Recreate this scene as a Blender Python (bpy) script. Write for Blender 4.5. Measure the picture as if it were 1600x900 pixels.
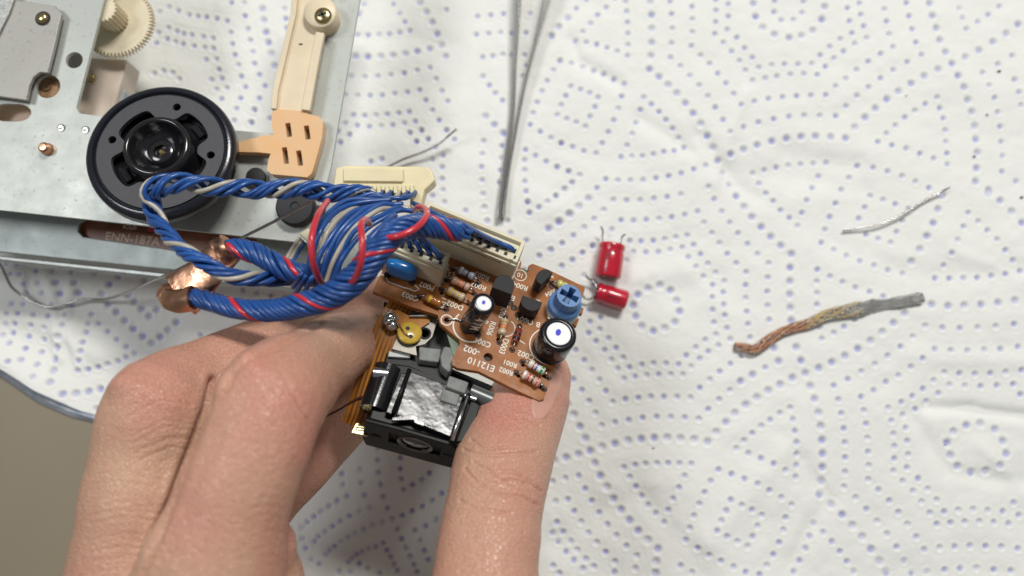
import bpy, bmesh, math, random
import numpy as np
from mathutils import Vector, Matrix, geometry
random.seed(7); rng = np.random.default_rng(7)
for o in list(bpy.data.objects): bpy.data.objects.remove(o)
S = bpy.context.scene
U = 0.001                       # everything below is written in millimetres
R = math.radians
# ------------------------------------------------------------------ camera
TILT = R(8); DIST = 250.0; FPX = 1250.0
CR = Vector((1, 0, 0)); CU = Vector((0, math.cos(TILT), math.sin(TILT))); CF = Vector((0, math.sin(TILT), -math.cos(TILT)))
CP = -CF * DIST
cd = bpy.data.cameras.new('camera'); cam = bpy.data.objects.new('camera', cd); S.collection.objects.link(cam)
cam.location = CP * U; cam.rotation_euler = (TILT, 0, 0)
cd.sensor_width = 36; cd.lens = 36 * FPX / 1600; cd.clip_start = 0.005; cd.clip_end = 20
cd.dof.use_dof = True; cd.dof.focus_distance = 0.196; cd.dof.aperture_fstop = 9.0
S.camera = cam
# ------------------------------------------------------------------ light
w = bpy.data.worlds.new('World'); S.world = w; w.use_nodes = True
bg = w.node_tree.nodes['Background']; bg.inputs[0].default_value = (0.95, 0.97, 1.0, 1); bg.inputs[1].default_value = 0.15
def area(name, loc, size, power, col, target=(0, 0, 30)):
    l = bpy.data.lights.new(name, 'AREA'); l.shape = 'RECTANGLE'; l.size = size[0] * U; l.size_y = size[1] * U
    l.energy = power; l.color = col
    o = bpy.data.objects.new(name, l); S.collection.objects.link(o); o.location = Vector(loc) * U
    o.rotation_euler = (Vector(target) - Vector(loc)).to_track_quat('-Z', 'Y').to_euler()
area('ceiling_lamp', (300, 650, 1000), (380, 170), 10.5, (1.0, 0.97, 0.92))
area('window_lamp', (-560, 160, 950), (260, 260), 2.9, (0.96, 0.98, 1.0))
S.view_settings.view_transform = 'Standard'; S.view_settings.look = 'None'; S.view_settings.exposure = 0.15; S.view_settings.gamma = 1
S.render.engine = 'CYCLES'
# ------------------------------------------------------------------ projection of points of the photo to planes
def ray(px, py): return (CF * FPX + CR * (px - 800) + CU * (450 - py))
def P(px, py, z=0.0):
    d = ray(px, py); return CP + d * ((z - CP.z) / d.z)
def onplane(px, py, o, n):
    d = ray(px, py); return CP + d * ((o - CP).dot(n) / d.dot(n))
def proj(V):
    V = np.asarray(V) - np.array(CP); f = V @ np.array(CF)
    return 800 + FPX * (V @ np.array(CR)) / f, 450 - FPX * (V @ np.array(CU)) / f
# ------------------------------------------------------------------ materials
MATS = {}
def mat(name, col, rough=0.5, metal=0.0, noise=None, bump=None, coat=0, sss=0, col2=None, trans=0, spec=0.5, attr=None, rnoise=None, stretch=(1, 1, 1)):
    if name in MATS: return MATS[name]
    m = bpy.data.materials.new(name); m.use_nodes = True; nt = m.node_tree; N = nt.nodes; L = nt.links
    b = N['Principled BSDF']; b.inputs['Base Color'].default_value = (*col, 1); b.inputs['Roughness'].default_value = rough
    b.inputs['Metallic'].default_value = metal; b.inputs['Coat Weight'].default_value = coat; b.inputs['Coat Roughness'].default_value = 0.08
    b.inputs['Specular IOR Level'].default_value = spec; b.inputs['Transmission Weight'].default_value = trans
    if sss:
        b.inputs['Subsurface Weight'].default_value = sss; b.inputs['Subsurface Radius'].default_value = (1, 0.35, 0.2); b.inputs['Subsurface Scale'].default_value = 2.2 * U
    tc = N.new('ShaderNodeTexCoord'); mp = N.new('ShaderNodeMapping'); L.new(tc.outputs['Object'], mp.inputs['Vector'])
    mp.inputs['Scale'].default_value = [s / U for s in stretch]
    if noise:
        n = N.new('ShaderNodeTexNoise'); n.inputs['Scale'].default_value = noise[0]; n.inputs['Detail'].default_value = 5; n.inputs['Roughness'].default_value = 0.6
        L.new(mp.outputs[0], n.inputs['Vector'])
        cr = N.new('ShaderNodeValToRGB'); c2 = col2 or tuple(c * (1 - noise[1]) for c in col)
        cr.color_ramp.elements[0].position = 0.32; cr.color_ramp.elements[1].position = 0.68
        cr.color_ramp.elements[0].color = (*c2, 1); cr.color_ramp.elements[1].color = (*col, 1)
        L.new(n.outputs['Fac'], cr.inputs[0]); L.new(cr.outputs[0], b.inputs['Base Color'])
    if rnoise:
        n = N.new('ShaderNodeTexNoise'); n.inputs['Scale'].default_value = rnoise[0]; n.inputs['Detail'].default_value = 4; L.new(mp.outputs[0], n.inputs['Vector'])
        mr = N.new('ShaderNodeMapRange'); mr.inputs[3].default_value = rough - rnoise[1]; mr.inputs[4].default_value = rough + rnoise[1]
        mr.inputs[1].default_value = 0.3; mr.inputs[2].default_value = 0.7
        L.new(n.outputs['Fac'], mr.inputs[0]); L.new(mr.outputs[0], b.inputs['Roughness'])
    if bump:
        n = N.new('ShaderNodeTexNoise'); n.inputs['Scale'].default_value = bump[0]; n.inputs['Detail'].default_value = 4; L.new(mp.outputs[0], n.inputs['Vector'])
        bp = N.new('ShaderNodeBump'); bp.inputs['Strength'].default_value = 1; bp.inputs['Distance'].default_value = bump[1] * U
        L.new(n.outputs['Fac'], bp.inputs['Height']); L.new(bp.outputs[0], b.inputs['Normal'])
    if attr:
        a = N.new('ShaderNodeAttribute'); a.attribute_name = attr; L.new(a.outputs['Color'], b.inputs['Base Color'])
    MATS[name] = m; return m
zinc = mat('zinc_plate', (.50, .525, .49), .44, .35, (.06, .07), (.9, .015), rnoise=(.2, .05))
zinc2 = mat('zinc_frame', (.44, .495, .475), .48, .3, (.04, .06), (.7, .015), rnoise=(.15, .04))
bracket = mat('grey_bracket', (.42, .41, .375), .48, .35, (.06, .08), (1.2, .02))
dark = mat('dark_gap', (.02, .02, .02), .7)
blackgl = mat('black_gloss_plastic', (.012, .012, .014), .16, 0, None, (1.5, .01), coat=.3)
blackmt = mat('black_grain_plastic', (.075, .075, .085), .5, 0, (4, .45), (6, .05))
rubber = mat('black_rubber_rim', (.016, .018, .026), .2, 0, (2, .3), (3, .02))
cream = mat('cream_plastic', (.80, .68, .49), .42, 0, (.08, .13), (1, .01), sss=.15)
ivory = mat('ivory_gear_plastic', (.80, .71, .52), .42, 0, (.1, .12), sss=.15)
orange = mat('orange_plastic', (.80, .47, .21), .4, 0, (.08, .12), sss=.15, col2=(.76, .53, .32))
pinkpl = mat('translucent_pink_plastic', (.66, .56, .47), .35, 0, (.1, .1), sss=.2)
brass = mat('brass', (.62, .50, .25), .25, 1, (1, .3))
copper = mat('copper', (.80, .42, .26), .28, 1, (.5, .3))
tin = mat('tinned_wire', (.46, .45, .43), .25, 1, (.8, .25))
steel = mat('brushed_steel', (.52, .51, .485), .22, 1, (.4, .2), stretch=(3, .2, 1))
copptape = mat('crumpled_copper_tape', (.76, .42, .27), .33, 1, (.15, .4), (.14, .5), rnoise=(.3, .1))
wblue = mat('blue_wire_sleeve', (.020, .095, .35), .33, 0, (.12, .4), (3, .02), coat=.08, rnoise=(.5, .1))
wred = mat('red_wire_sleeve', (.62, .035, .055), .28, 0, (.3, .2), coat=.2)
wgrey = mat('grey_wire_sleeve', (.47, .44, .37), .35, 0, (.3, .15), coat=.1)
conn = mat('beige_connector_plastic', (.70, .64, .46), .45, 0, (.15, .12), (2, .01), sss=.1)
conn2 = mat('pale_yellow_connector_plastic', (.82, .72, .46), .42, 0, (.15, .1), (1.5, .02), sss=.15)
pcb = mat('brown_phenolic_board', (.37, .137, .034), .40, 0, (.16, .32), (.5, .06), coat=.05, col2=(.23, .078, .02), spec=.25, rnoise=(.3, .14))
pcbedge = mat('brown_board_back', (.22, .08, .025), .5, 0, (.2, .3))
silk = mat('white_silkscreen', (.82, .78, .68), .6, 0, (2, .12))
pcb3 = mat('dark_brown_board', (.34, .125, .065), .4, 0, (.1, .3))
silk3 = mat('faded_print', (.85, .68, .55), .6)
hole = mat('dark_hole', (.035, .012, .006), .6)
capblk = mat('black_capacitor_sleeve', (.010, .010, .013), .2, 0, None, (1, .015), coat=.1, spec=.35)
capgrey = mat('grey_capacitor_stripe', (.30, .33, .38), .3, coat=.3)
white = mat('white_plastic_disc', (.84, .85, .86), .5, 0, (1, .04))
inkblue = mat('blue_ink', (.02, .03, .55), .5)
capred = mat('red_capacitor_sleeve', (.56, .012, .035), .22, 0, (.15, .2), (.5, .04), coat=.5)
capdark = mat('dark_print', (.10, .01, .015), .4)
bluecer = mat('blue_dipped_capacitor', (.008, .17, .50), .22, 0, (.3, .15), coat=.5)
bluetrim = mat('blue_trimmer_plastic', (.10, .22, .46), .42, 0, (.3, .15))
trimbase = mat('pale_trimmer_base', (.55, .54, .47), .45)
transi = mat('transistor_black', (.016, .016, .018), .5, 0, (2, .3), (4, .02), spec=.25)
flex = mat('amber_flex_film', (.50, .20, .028), .2, 0, (.2, .35), coat=.4)
flexline = mat('flex_copper_trace', (.20, .072, .014), .35, .2)
gold = mat('gold_pad', (.66, .56, .30), .3, .9, (1.5, .4), (2, .06))
solder = mat('solder_blob', (.66, .65, .62), .18, 1, (1.2, .3), (1, .2))
yellow = mat('yellow_resin', (.60, .40, .06), .25, 0, (.5, .25), coat=.3)
greyblk = mat('cast_grey_plastic', (.25, .262, .25), .6, 0, (.35, .35), (1.2, .12), spec=.25)
pickblk = mat('black_pickup_plastic', (.010, .011, .012), .34, 0, (1, .3), (2, .01), spec=.14)
chromeold = mat('chrome_painted_reflections', (.36, .38, .41), .27, 1, (.35, .4), (.3, .06), rnoise=(.3, .14), col2=(.035, .04, .06))  # dark patches in the colour imitate broken reflections
chrome = mat('scuffed_gloss_black', (.012, .013, .016), .17, .0, (.5, .4), (.07, .35), rnoise=(.5, .06), coat=.0, spec=.35)
chromem = mat('polished_metal', (.6, .62, .66), .25, 1, (.6, .3))
glass = mat('lens_glass', (.08, .09, .10), .06, 0, coat=1)
deskm = mat('olive_desk', (.25, .212, .145), .5, 0, (.008, .10), (.05, .1))
braidcu = None
for zm in (zinc, zinc2, bracket):
    nt = zm.node_tree; b = nt.nodes['Principled BSDF']; src = b.inputs['Base Color'].links[0].from_socket; mp_ = [n for n in nt.nodes if n.type == 'MAPPING'][0]
    v_ = nt.nodes.new('ShaderNodeTexNoise'); v_.inputs['Scale'].default_value = .9; v_.inputs['Detail'].default_value = 8; v_.inputs['Roughness'].default_value = .75; nt.links.new(mp_.outputs[0], v_.inputs['Vector'])
    rp = nt.nodes.new('ShaderNodeValToRGB'); rp.color_ramp.elements[0].position = .30; rp.color_ramp.elements[0].color = (.45, .42, .38, 1); rp.color_ramp.elements[1].position = .42; rp.color_ramp.elements[1].color = (1, 1, 1, 1)
    m_ = nt.nodes.new('ShaderNodeMixRGB'); m_.blend_type = 'MULTIPLY'; m_.inputs[0].default_value = 1; nt.links.new(v_.outputs['Fac'], rp.inputs[0]); nt.links.new(src, m_.inputs[1]); nt.links.new(rp.outputs[0], m_.inputs[2]); nt.links.new(m_.outputs[0], b.inputs['Base Color'])
# ------------------------------------------------------------------ mesh building
class MB:
    def __init__(s): s.v = []; s.f = []; s.c = None
    def add(s, vs, fs, M=None):
        n = len(s.v)
        s.v += [tuple(M @ Vector(v)) if M is not None else tuple(v) for v in vs]
        s.f += [tuple(i + n for i in f) for f in fs]; return s
    def box(s, size, M, c=(0, 0, .5)):
        a, b, d = size; vs = []
        for k in (0, 1):
            for j in (0, 1):
                for i in (0, 1): vs.append(((i - .5 - c[0]) * a, (j - .5 - c[1]) * b, (k - .5 + c[2]) * d))
        return s.add(vs, [(0, 2, 3, 1), (4, 5, 7, 6), (0, 1, 5, 4), (2, 6, 7, 3), (0, 4, 6, 2), (1, 3, 7, 5)], M)
    def loops(s, loops, closed=True, cap=True, M=None):
        n = len(loops[0]); vs = [p for l in loops for p in l]; fs = []
        for k in range(len(loops) - 1):
            for i in range(n if closed else n - 1):
                j = (i + 1) % n; fs.append((k * n + i, k * n + j, (k + 1) * n + j, (k + 1) * n + i))
        if cap: fs.append(tuple(reversed(range(n)))); fs.append(tuple((len(loops) - 1) * n + i for i in range(n)))
        return s.add(vs, fs, M)
    def lathe(s, prof, M=None, seg=32, cap=True):
        L = [[(r * math.cos(2 * math.pi * i / seg), r * math.sin(2 * math.pi * i / seg), h) for i in range(seg)] for r, h in prof]
        return s.loops(L, True, cap, M)
    def prism(s, pts, top, holes=(), M=None, low=None):
        """pts: 3D points of the upper outline, top: vector from upper to lower face"""
        d = Vector(top); loops = [[Vector(p) for p in pts]] + [[Vector(p) for p in h] for h in holes]
        tris = geometry.tessellate_polygon(loops); allp = [p for l in loops for p in l]; n = len(allp)
        vs = allp + [p + d for p in allp]; fs = []
        for t in tris: fs.append(tuple(t)); fs.append(tuple(i + n for i in reversed(t)))
        o = 0
        for l in loops:
            m = len(l)
            for i in range(m): fs.append((o + i, o + (i + 1) % m, n + o + (i + 1) % m, n + o + i))
            o += m
        return s.add([tuple(v) for v in vs], fs, M)
    def tube(s, pts, r, seg=8, cap=True, flat=None, nrm=None):
        pts = [Vector(p) for p in pts]; n = len(pts); rs = r if hasattr(r, '__len__') else [r] * n
        T = [(pts[min(i + 1, n - 1)] - pts[max(i - 1, 0)]).normalized() for i in range(n)]
        a = Vector(nrm) if nrm else Vector((0, 0, 1))
        if abs(a.dot(T[0])) > .95: a = Vector((1, 0, 0))
        loops = []
        for i in range(n):
            a = (a - T[i] * a.dot(T[i])).normalized(); b = T[i].cross(a); fl = flat or 1
            loops.append([tuple(pts[i] + a * math.cos(2 * math.pi * k / seg) * rs[i] * fl + b * math.sin(2 * math.pi * k / seg) * rs[i]) for k in range(seg)])
        return s.loops(loops, True, cap)
def fixn(me):
    bm = bmesh.new(); bm.from_mesh(me); bmesh.ops.recalc_face_normals(bm, faces=bm.faces); bm.to_mesh(me); bm.free()
INV = {}
def mesh_obj(name, mb, m, parent=None, bevel=0, angle=35, seg=2):
    me = bpy.data.meshes.new(name)
    inv = Matrix.Identity(4)
    p = parent
    while p is not None and p not in INV: p = p.parent
    if p is not None: inv = INV[p]
    me.from_pydata([tuple((inv @ Vector(v)) * U) for v in mb.v], [], mb.f); me.update(); fixn(me)
    if bevel:
        bm = bmesh.new(); bm.from_mesh(me); bmesh.ops.dissolve_limit(bm, angle_limit=R(.5), verts=bm.verts, edges=bm.edges, delimit=set()); bm.to_mesh(me); bm.free()
    me.shade_smooth(); me.set_sharp_from_angle(angle=R(angle)) if angle < 180 else None
    for x in (m if isinstance(m, (list, tuple)) else [m]): me.materials.append(x)
    o = bpy.data.objects.new(name, me); S.collection.objects.link(o)
    if parent: o.parent = parent
    if bevel:
        b = o.modifiers.new('bevel', 'BEVEL'); b.width = bevel * U; b.segments = seg; b.limit_method = 'ANGLE'; b.angle_limit = R(40); b.use_clamp_overlap = True; b.harden_normals = True
    return o
def tag(o, label=None, cat=None, group=None, kind=None):
    for k, v in (('label', label), ('category', cat), ('group', group), ('kind', kind)):
        if v: o[k] = v
    return o
def thing(name, M, label, cat, group=None):
    o = bpy.data.objects.new(name, None); S.collection.objects.link(o); o.empty_display_size = .005
    M = M if isinstance(M, Matrix) else Matrix.Translation(M)
    MM = M.copy(); MM.translation = MM.translation * U; o.matrix_world = MM; INV[o] = M.inverted()
    return tag(o, label, cat, group)
def frame(o, x, z):
    z = Vector(z).normalized(); x = Vector(x); x = (x - z * x.dot(z)).normalized(); y = z.cross(x)
    return Matrix(((x.x, y.x, z.x, o[0]), (x.y, y.y, z.y, o[1]), (x.z, y.z, z.z, o[2]), (0, 0, 0, 1)))
def spline(pts, n, closed=False):
    pts = [Vector(p) for p in pts]; m = len(pts); out = []
    L = [0]
    for i in range(m - 1): L.append(L[-1] + (pts[i + 1] - pts[i]).length)
    for k in range(n):
        s = L[-1] * k / (n - 1); i = 0
        while i < m - 2 and s > L[i + 1]: i += 1
        t = (s - L[i]) / max(1e-9, L[i + 1] - L[i]); t = min(max(t, 0), 1)
        p0, p1, p2, p3 = pts[max(i - 1, 0)], pts[i], pts[i + 1], pts[min(i + 2, m - 1)]
        d = (L[i + 1] - L[i])
        m1 = (p2 - p0) / max(1e-9, (L[i + 1] - L[max(i - 1, 0)])) * d; m2 = (p3 - p1) / max(1e-9, (L[min(i + 2, m - 1)] - L[i])) * d
        out.append((2 * t**3 - 3 * t**2 + 1) * p1 + (t**3 - 2 * t**2 + t) * m1 + (-2 * t**3 + 3 * t**2) * p2 + (t**3 - t**2) * m2)
    return out
def lettering(name, text, size, M, m, parent, thick=.02, sx=1.0):
    c = bpy.data.curves.new('lettering', 'FONT'); c.body = text; c.size = size; c.align_x = 'CENTER'; c.align_y = 'CENTER'; c.extrude = thick; c.offset = size * .012; c.resolution_u = 3
    t = bpy.data.objects.new('lettering', c); S.collection.objects.link(t); bpy.context.view_layer.update()
    me = bpy.data.meshes.new_from_object(t.evaluated_get(bpy.context.evaluated_depsgraph_get())); bpy.data.objects.remove(t); bpy.data.curves.remove(c)
    mb = MB(); mb.add([(v.co.x * sx, v.co.y, v.co.z) for v in me.vertices], [tuple(p.vertices) for p in me.polygons], M); bpy.data.meshes.remove(me)
    return mesh_obj(name, mb, m, parent)
def circ(px, py, r, z, n=28, ax=1.0):
    c = P(px, py, z); r = r * (CP.z - z) / FPX
    return [c + Vector((math.cos(2 * math.pi * i / n) * r * ax, math.sin(2 * math.pi * i / n) * r, 0)) for i in range(n)]
def mm(z): return (CP.z - z) / FPX      # millimetres per photo pixel at height z
# ================================================================== SETTING: desk
d = MB(); d.add([(-900, -700, -1.6), (900, -700, -1.6), (900, 900, -1.6), (-900, 900, -1.6)], [(0, 1, 2, 3)])
tag(mesh_obj('desk', d, deskm), 'smooth olive brown desk top', None, None, 'structure')
# ================================================================== PAPER TOWEL with printed, embossed dots
BIG = 1.28; D = []
def dots(ox, oy, sc, groups):
    for g in groups:
        big = BIG if g[0] == 'b' else 1.0
        pts = g[1:] if g[0] in ('b', 's') else g
        for x, y in pts: D.append((ox + x / sc, oy + y / sc, big))
dots(860, 0, 3, [
 ['s', (350,10),(357,55),(360,107),(362,158),(362,212),(360,265),(300,-6),(262,33),(222,68),(188,107),(152,147),(118,187),(168,197),(217,207),(265,224),(312,243)],
 ['s', (168,-5),(123,33),(82,76),(39,121),(5,165)],
 ['b', (466,14),(472,75),(474,138),(474,203),(470,265),(464,328),(508,363),(550,402),(591,442),(631,488),(667,535),(703,583),(735,638),(763,692),(787,752),(845,725),(906,702),(969,682),(1037,664),(1105,652)],
 ['s', (561,10),(567,70),(570,138),(567,206),(562,272),(609,313),(652,358),(695,404),(736,454),(771,506),(807,565),(839,625),(905,599),(973,576),(1045,562)],
 ['s', (663,33),(664,94),(664,154),(660,218),(703,261),(745,300),(783,347),(822,394),(857,443),(890,497),(955,479),(1021,465),(1087,458)],
 ['s', (775,0),(775,52),(773,107),(770,162),(808,203),(848,244),(885,288),(914,332),(947,378),(1005,370),(1060,361)],
 ['s', (832,24),(832,81),(827,142),(872,180),(908,230),(944,274),(975,320),(1035,310),(1095,305)],
 ['b', (949,20),(960,82),(993,134),(1046,168)], ['s', (1048,10),(1047,60),(1080,98)],
 ['s', (95,408),(140,424),(183,440),(223,460),(208,505),(185,550),(163,597),(120,577),(75,561),(32,541),(50,495),(71,452)],
 ['s', (45,284),(100,296),(152,312),(203,330),(251,346),(297,371),(345,395),(333,455),(317,512),(296,567),(271,622),(243,673),(214,720),(157,710),(103,690),(50,671)],
 ['s', (436,460),(471,492),(507,528),(540,566),(571,606),(601,648),(628,692),(580,709),(530,716),(480,728),(430,736),(380,736),(330,738),(358,684),(382,632),(402,577),(421,517)],
 ['s', (258,842),(315,849),(374,849),(434,846),(494,838),(553,829),(612,816),(671,796),(730,776),(30,783),(84,805),(137,822),(101,855),(66,885),(218,884)],
 ['s', (813,808),(842,862),(740,878),(952,812),(1006,797),(1063,784),(981,858)]])
dots(1230, 0, 3, [
 ['s', (75,10),(68,62),(28,97)], ['b', (172,38),(160,95),(119,147),(65,174),(5,184)],
 ['s', (281,42),(290,103),(303,158),(248,187),(198,222),(154,262),(114,303),(48,305)],
 ['s', (337,18),(343,72),(357,125),(372,180),(316,208),(264,242),(219,275),(178,315),(138,355),(75,350),(13,353)],
 ['s', (455,46),(466,102),(477,162),(495,222),(437,255),(379,291),(325,328),(274,370),(225,408),(179,450),(109,451),(43,453)],
 ['s', (561,13),(572,75),(587,136),(604,199),(630,257),(562,293),(497,330),(437,368),(380,411),(325,452),(274,500),(227,545),(151,545),(78,545),(7,550)],
 ['b', (672,13),(684,72),(703,130),(719,187),(745,243),(775,297),(709,327),(643,358),(581,393),(522,430),(467,467),(412,511),(363,553),(315,600),(271,651),(201,646),(131,642),(63,645)],
 ['b', (843,265),(907,231),(973,192),(1036,153),(1090,110)], ['s', (817,33),(830,79),(848,130),(902,96),(952,62),(1002,25)],
 ['b', (803,355),(831,409),(851,467),(871,523),(886,588),(892,650),(897,714),(894,787),(887,850),(950,890)],
 ['s', (924,336),(996,297),(1062,258),(953,398),(978,457),(994,524),(1007,590),(1014,660),(1020,728),(1015,802),(1073,370),(1093,430),(1105,490),(1083,848)],
 ['s', (705,457),(650,487),(600,520),(552,552),(507,590),(464,628),(422,668),(488,684),(555,700),(621,724),(687,745),(752,771),(752,718),(748,664),(746,609),(737,553),(720,505)],
 ['s', (330,778),(400,790),(467,808),(535,829),(599,854),(665,883),(293,834),(257,890),(10,774),(67,768),(126,765),(186,762),(151,824),(120,880)]])
dots(860, 300, 3, [
 ['b', (178,32),(133,70),(90,107),(40,142)],
 ['s', (25,18),(295,38),(357,41),(420,41),(484,34),(546,27),(611,14),(250,86),(205,128),(158,168),(107,205),(54,240),(5,270)],
 ['s', (331,134),(390,135),(449,132),(509,128),(568,120),(630,108),(690,93),(288,176),(198,255),(150,288),(103,320),(53,348)],
 ['s', (371,230),(426,232),(483,229),(537,222),(589,213),(642,204),(672,249),(704,292),(739,337),(777,379),(818,418),(812,470),(813,529),(816,580),(827,640),(788,721),(741,749),(700,782),(660,820),(620,858),(563,857),(506,857),(450,861),(397,867),(344,877)],
 ['s', (390,280),(448,283),(507,281),(562,271),(619,260),(647,306),(683,352),(719,397),(763,436),(760,495),(760,554),(767,613),(777,669),(842,692),(727,695),(682,730),(637,768),(600,810),(540,806),(481,806),(427,812),(369,824),(340,778),(306,733),(271,688),(230,645),(233,590)],
 ['s', (213,700),(253,742),(285,788),(315,830),(178,662),(184,609),(182,553),(355,322),(157,393),(210,425),(117,742),(158,790),(193,836),(228,882),(107,878)],
 ['b', (410,483),(458,455),(513,439),(564,463),(593,511),(606,562),(583,612),(535,641),(481,653),(428,631),(400,585),(388,532)],
 ['s', (768,34),(803,92),(841,145),(880,195),(926,244),(972,291),(1024,336),(1020,402),(1018,468),(1019,534),(1026,600),(1008,825)], ['b', (1050,733)],
 ['s', (720,145),(757,194),(793,241),(831,290),(873,335),(919,377),(917,437),(918,498),(921,562),(927,621),(937,683),(898,770),(843,808),(793,843),(747,880)],
 ['b', (874,18),(910,69),(946,118),(990,165),(1034,210),(1081,253),(1070,795)], ['b', (949,858),(892,890)], ['s', (1012,5),(1045,43),(1080,86)]])
dots(1230, 300, 3, [
 ['b', (20,292),(15,356),(13,420),(12,482),(15,545),(20,605),(43,730),(65,792)], ['s', (92,40),(70,98),(50,160),(12,122)],
 ['s', (228,55),(202,117),(180,177),(162,238),(219,272),(279,300),(341,326),(408,347),(474,368),(545,384)], ['b', (583,328),(622,270),(655,209),(684,148),(708,82),(730,15)],
 ['s', (365,73),(338,124),(390,20),(449,39),(506,60),(568,82),(540,137),(514,188),(485,240),(427,221),(371,202)],
 ['s', (140,366),(137,422),(137,476),(138,530),(198,399),(257,425),(317,451),(383,471),(447,492),(153,635),(218,663),(163,689),(265,633),(315,600)],
 ['b', (550,571),(498,616),(443,659),(388,700),(330,737),(270,770),(210,800),(150,827),(87,852),(27,873)],
 ['s', (590,680),(532,727),(471,769),(411,809),(346,844),(283,879),(635,781),(580,822),(523,862),(464,892)],
 ['s', (830,163),(800,227),(770,288),(737,346),(697,405),(765,406),(831,404),(897,402),(963,394),(1028,385),(1097,371),(1062,320),(1027,273),(988,223),(944,180),(901,138),(854,97)],
 ['b', (677,529),(754,536),(830,534),(910,529),(990,521),(1070,510),(950,5),(1004,40),(1058,90),(1105,145)],
 ['s', (648,629),(728,638),(809,640),(893,637),(977,631),(1064,621),(692,738),(767,744),(845,745),(925,741),(1003,737),(1085,727)],
 ['s', (740,848),(810,852),(883,855),(955,851),(1026,846),(1100,837),(690,885)]])
dots(860, 600, 3, [
 ['b', (77,96),(109,146),(137,202),(163,258),(186,316),(207,374),(233,432),(263,485),(295,541),(331,592),(369,640),(410,689),(456,734),(504,776),(495,835),(492,888)],
 ['b', (242,297),(302,282),(363,268),(424,260),(485,255),(547,254),(610,257),(673,262),(736,273),(777,227),(822,181),(866,139),(917,99),(968,65),(1021,32),(1078,5)],
 ['s', (146,30),(180,82),(210,138),(240,197),(258,35),(290,86),(350,73),(411,67),(470,62),(531,62),(593,63),(656,66),(700,20)],
 ['s', (302,182),(366,171),(431,160),(497,156),(563,157),(628,159),(695,165),(740,120),(790,74),(840,32)], ['b', (130,332),(73,348),(15,360)],
 ['s', (35,238),(343,393),(395,381),(445,376),(498,374),(550,373),(603,374),(659,376),(627,431),(600,486),(573,539),(552,593),(534,651),(495,609),(459,570),(427,527),(400,483),(370,438)],
 ['s', (131,433),(69,445),(9,460),(162,493),(193,550),(228,606),(266,661),(307,711),(355,760),(403,807),(397,865),(81,544),(23,553),(111,599),(144,649),(178,701),(216,745),(258,790),(301,834),(300,885)],
 ['s', (30,650),(10,702),(60,697),(38,745),(95,741),(73,791),(126,782),(110,829),(166,823),(152,869),(204,859),(12,855),(42,890)],
 ['s', (1076,139),(1030,170),(988,199),(945,233),(907,267),(871,305),(928,326),(985,349),(1042,374),(1100,406),(787,403),(848,423),(906,445),(966,468),(1023,500),(1081,533)],
 ['s', (750,456),(721,509),(696,563),(671,619),(652,677),(635,734),(688,770),(741,803),(797,831),(858,858),(915,883)],
 ['s', (842,543),(892,568),(942,591),(991,617),(972,668),(948,717),(924,763),(875,740),(825,715),(777,688),(797,641),(820,594)],
 ['s', (1105,630),(1095,687),(1074,746),(1047,803),(1016,853),(980,895),(611,855),(664,886)]])
dots(1230, 600, 3, [
 ['b', (109,12),(128,72),(146,137),(156,200),(164,265),(167,329),(167,393),(164,458),(157,523),(211,568),(261,616),(310,667),(357,720),(399,779),(440,836),(472,890)],
 ['s', (14,114),(26,167),(35,222),(43,275),(45,330),(45,383),(41,438),(21,569)],
 ['s', (218,10),(238,74),(252,140),(264,210),(270,277),(273,347),(273,415),(269,485),(324,536),(376,590),(427,647),(473,706),(518,768),(557,834),(592,892)],
 ['s', (405,32),(345,62),(358,126),(369,189),(377,255),(381,320),(383,384),(382,450),(430,498),(481,550),(525,604),(568,661),(610,720),(648,780),(720,771),(793,767),(864,763),(938,765),(1011,767),(1088,776)],
 ['s', (641,24),(590,59),(536,87),(473,114),(488,174),(498,236),(504,294),(505,352),(501,410),(544,457),(592,504),(632,554),(671,607),(706,660),(770,654),(836,649),(904,647),(973,651),(1045,658)],
 ['s', (714,45),(659,83),(606,119),(545,147),(557,208),(565,269),(570,332),(564,395),(616,445),(660,495),(702,546),(738,601),(805,593),(875,590),(944,595),(1019,601),(1095,619),(1069,560)],
 ['b', (783,225),(846,196),(914,187),(981,215),(1018,270),(1032,329),(1001,383),(939,410),(870,418),(805,389),(771,337),(754,277)],
 ['s', (765,5),(837,10),(912,12),(987,8),(1063,3),(1097,50),(129,657),(172,699),(213,742),(251,789),(286,837),(320,884),(111,717),(90,774),(63,832),(36,884)],
 ['s', (665,887),(745,876),(819,870),(897,868),(977,876),(1056,880)]])
dots(0, 0, 4, [['s', (985,68),(1105,62),(1172,88),(1228,97),(1283,102),(1348,113),(1415,128),(980,200),(1045,172),(1100,195),(1142,210),(1195,220),(1265,230),(1327,240),(970,265),(1038,240),(1090,260),(1140,275),(1210,290),(1275,298),(1330,305),(1045,35),(1440,12),(1520,12),(1527,97),(1545,178),(1560,250),(1578,325),(1590,400),(1437,202),(1450,275),(1467,345),(1488,410),(1507,480),(1533,547),(1285,375),(1350,372),(1365,437),(1385,493),(1415,553),(1320,500),(1352,560),(1385,622),(1505,618),(1480,685),(1590,690),(1465,760),(1573,770),(960,460),(1020,445),(1078,460),(1120,500)]])
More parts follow.
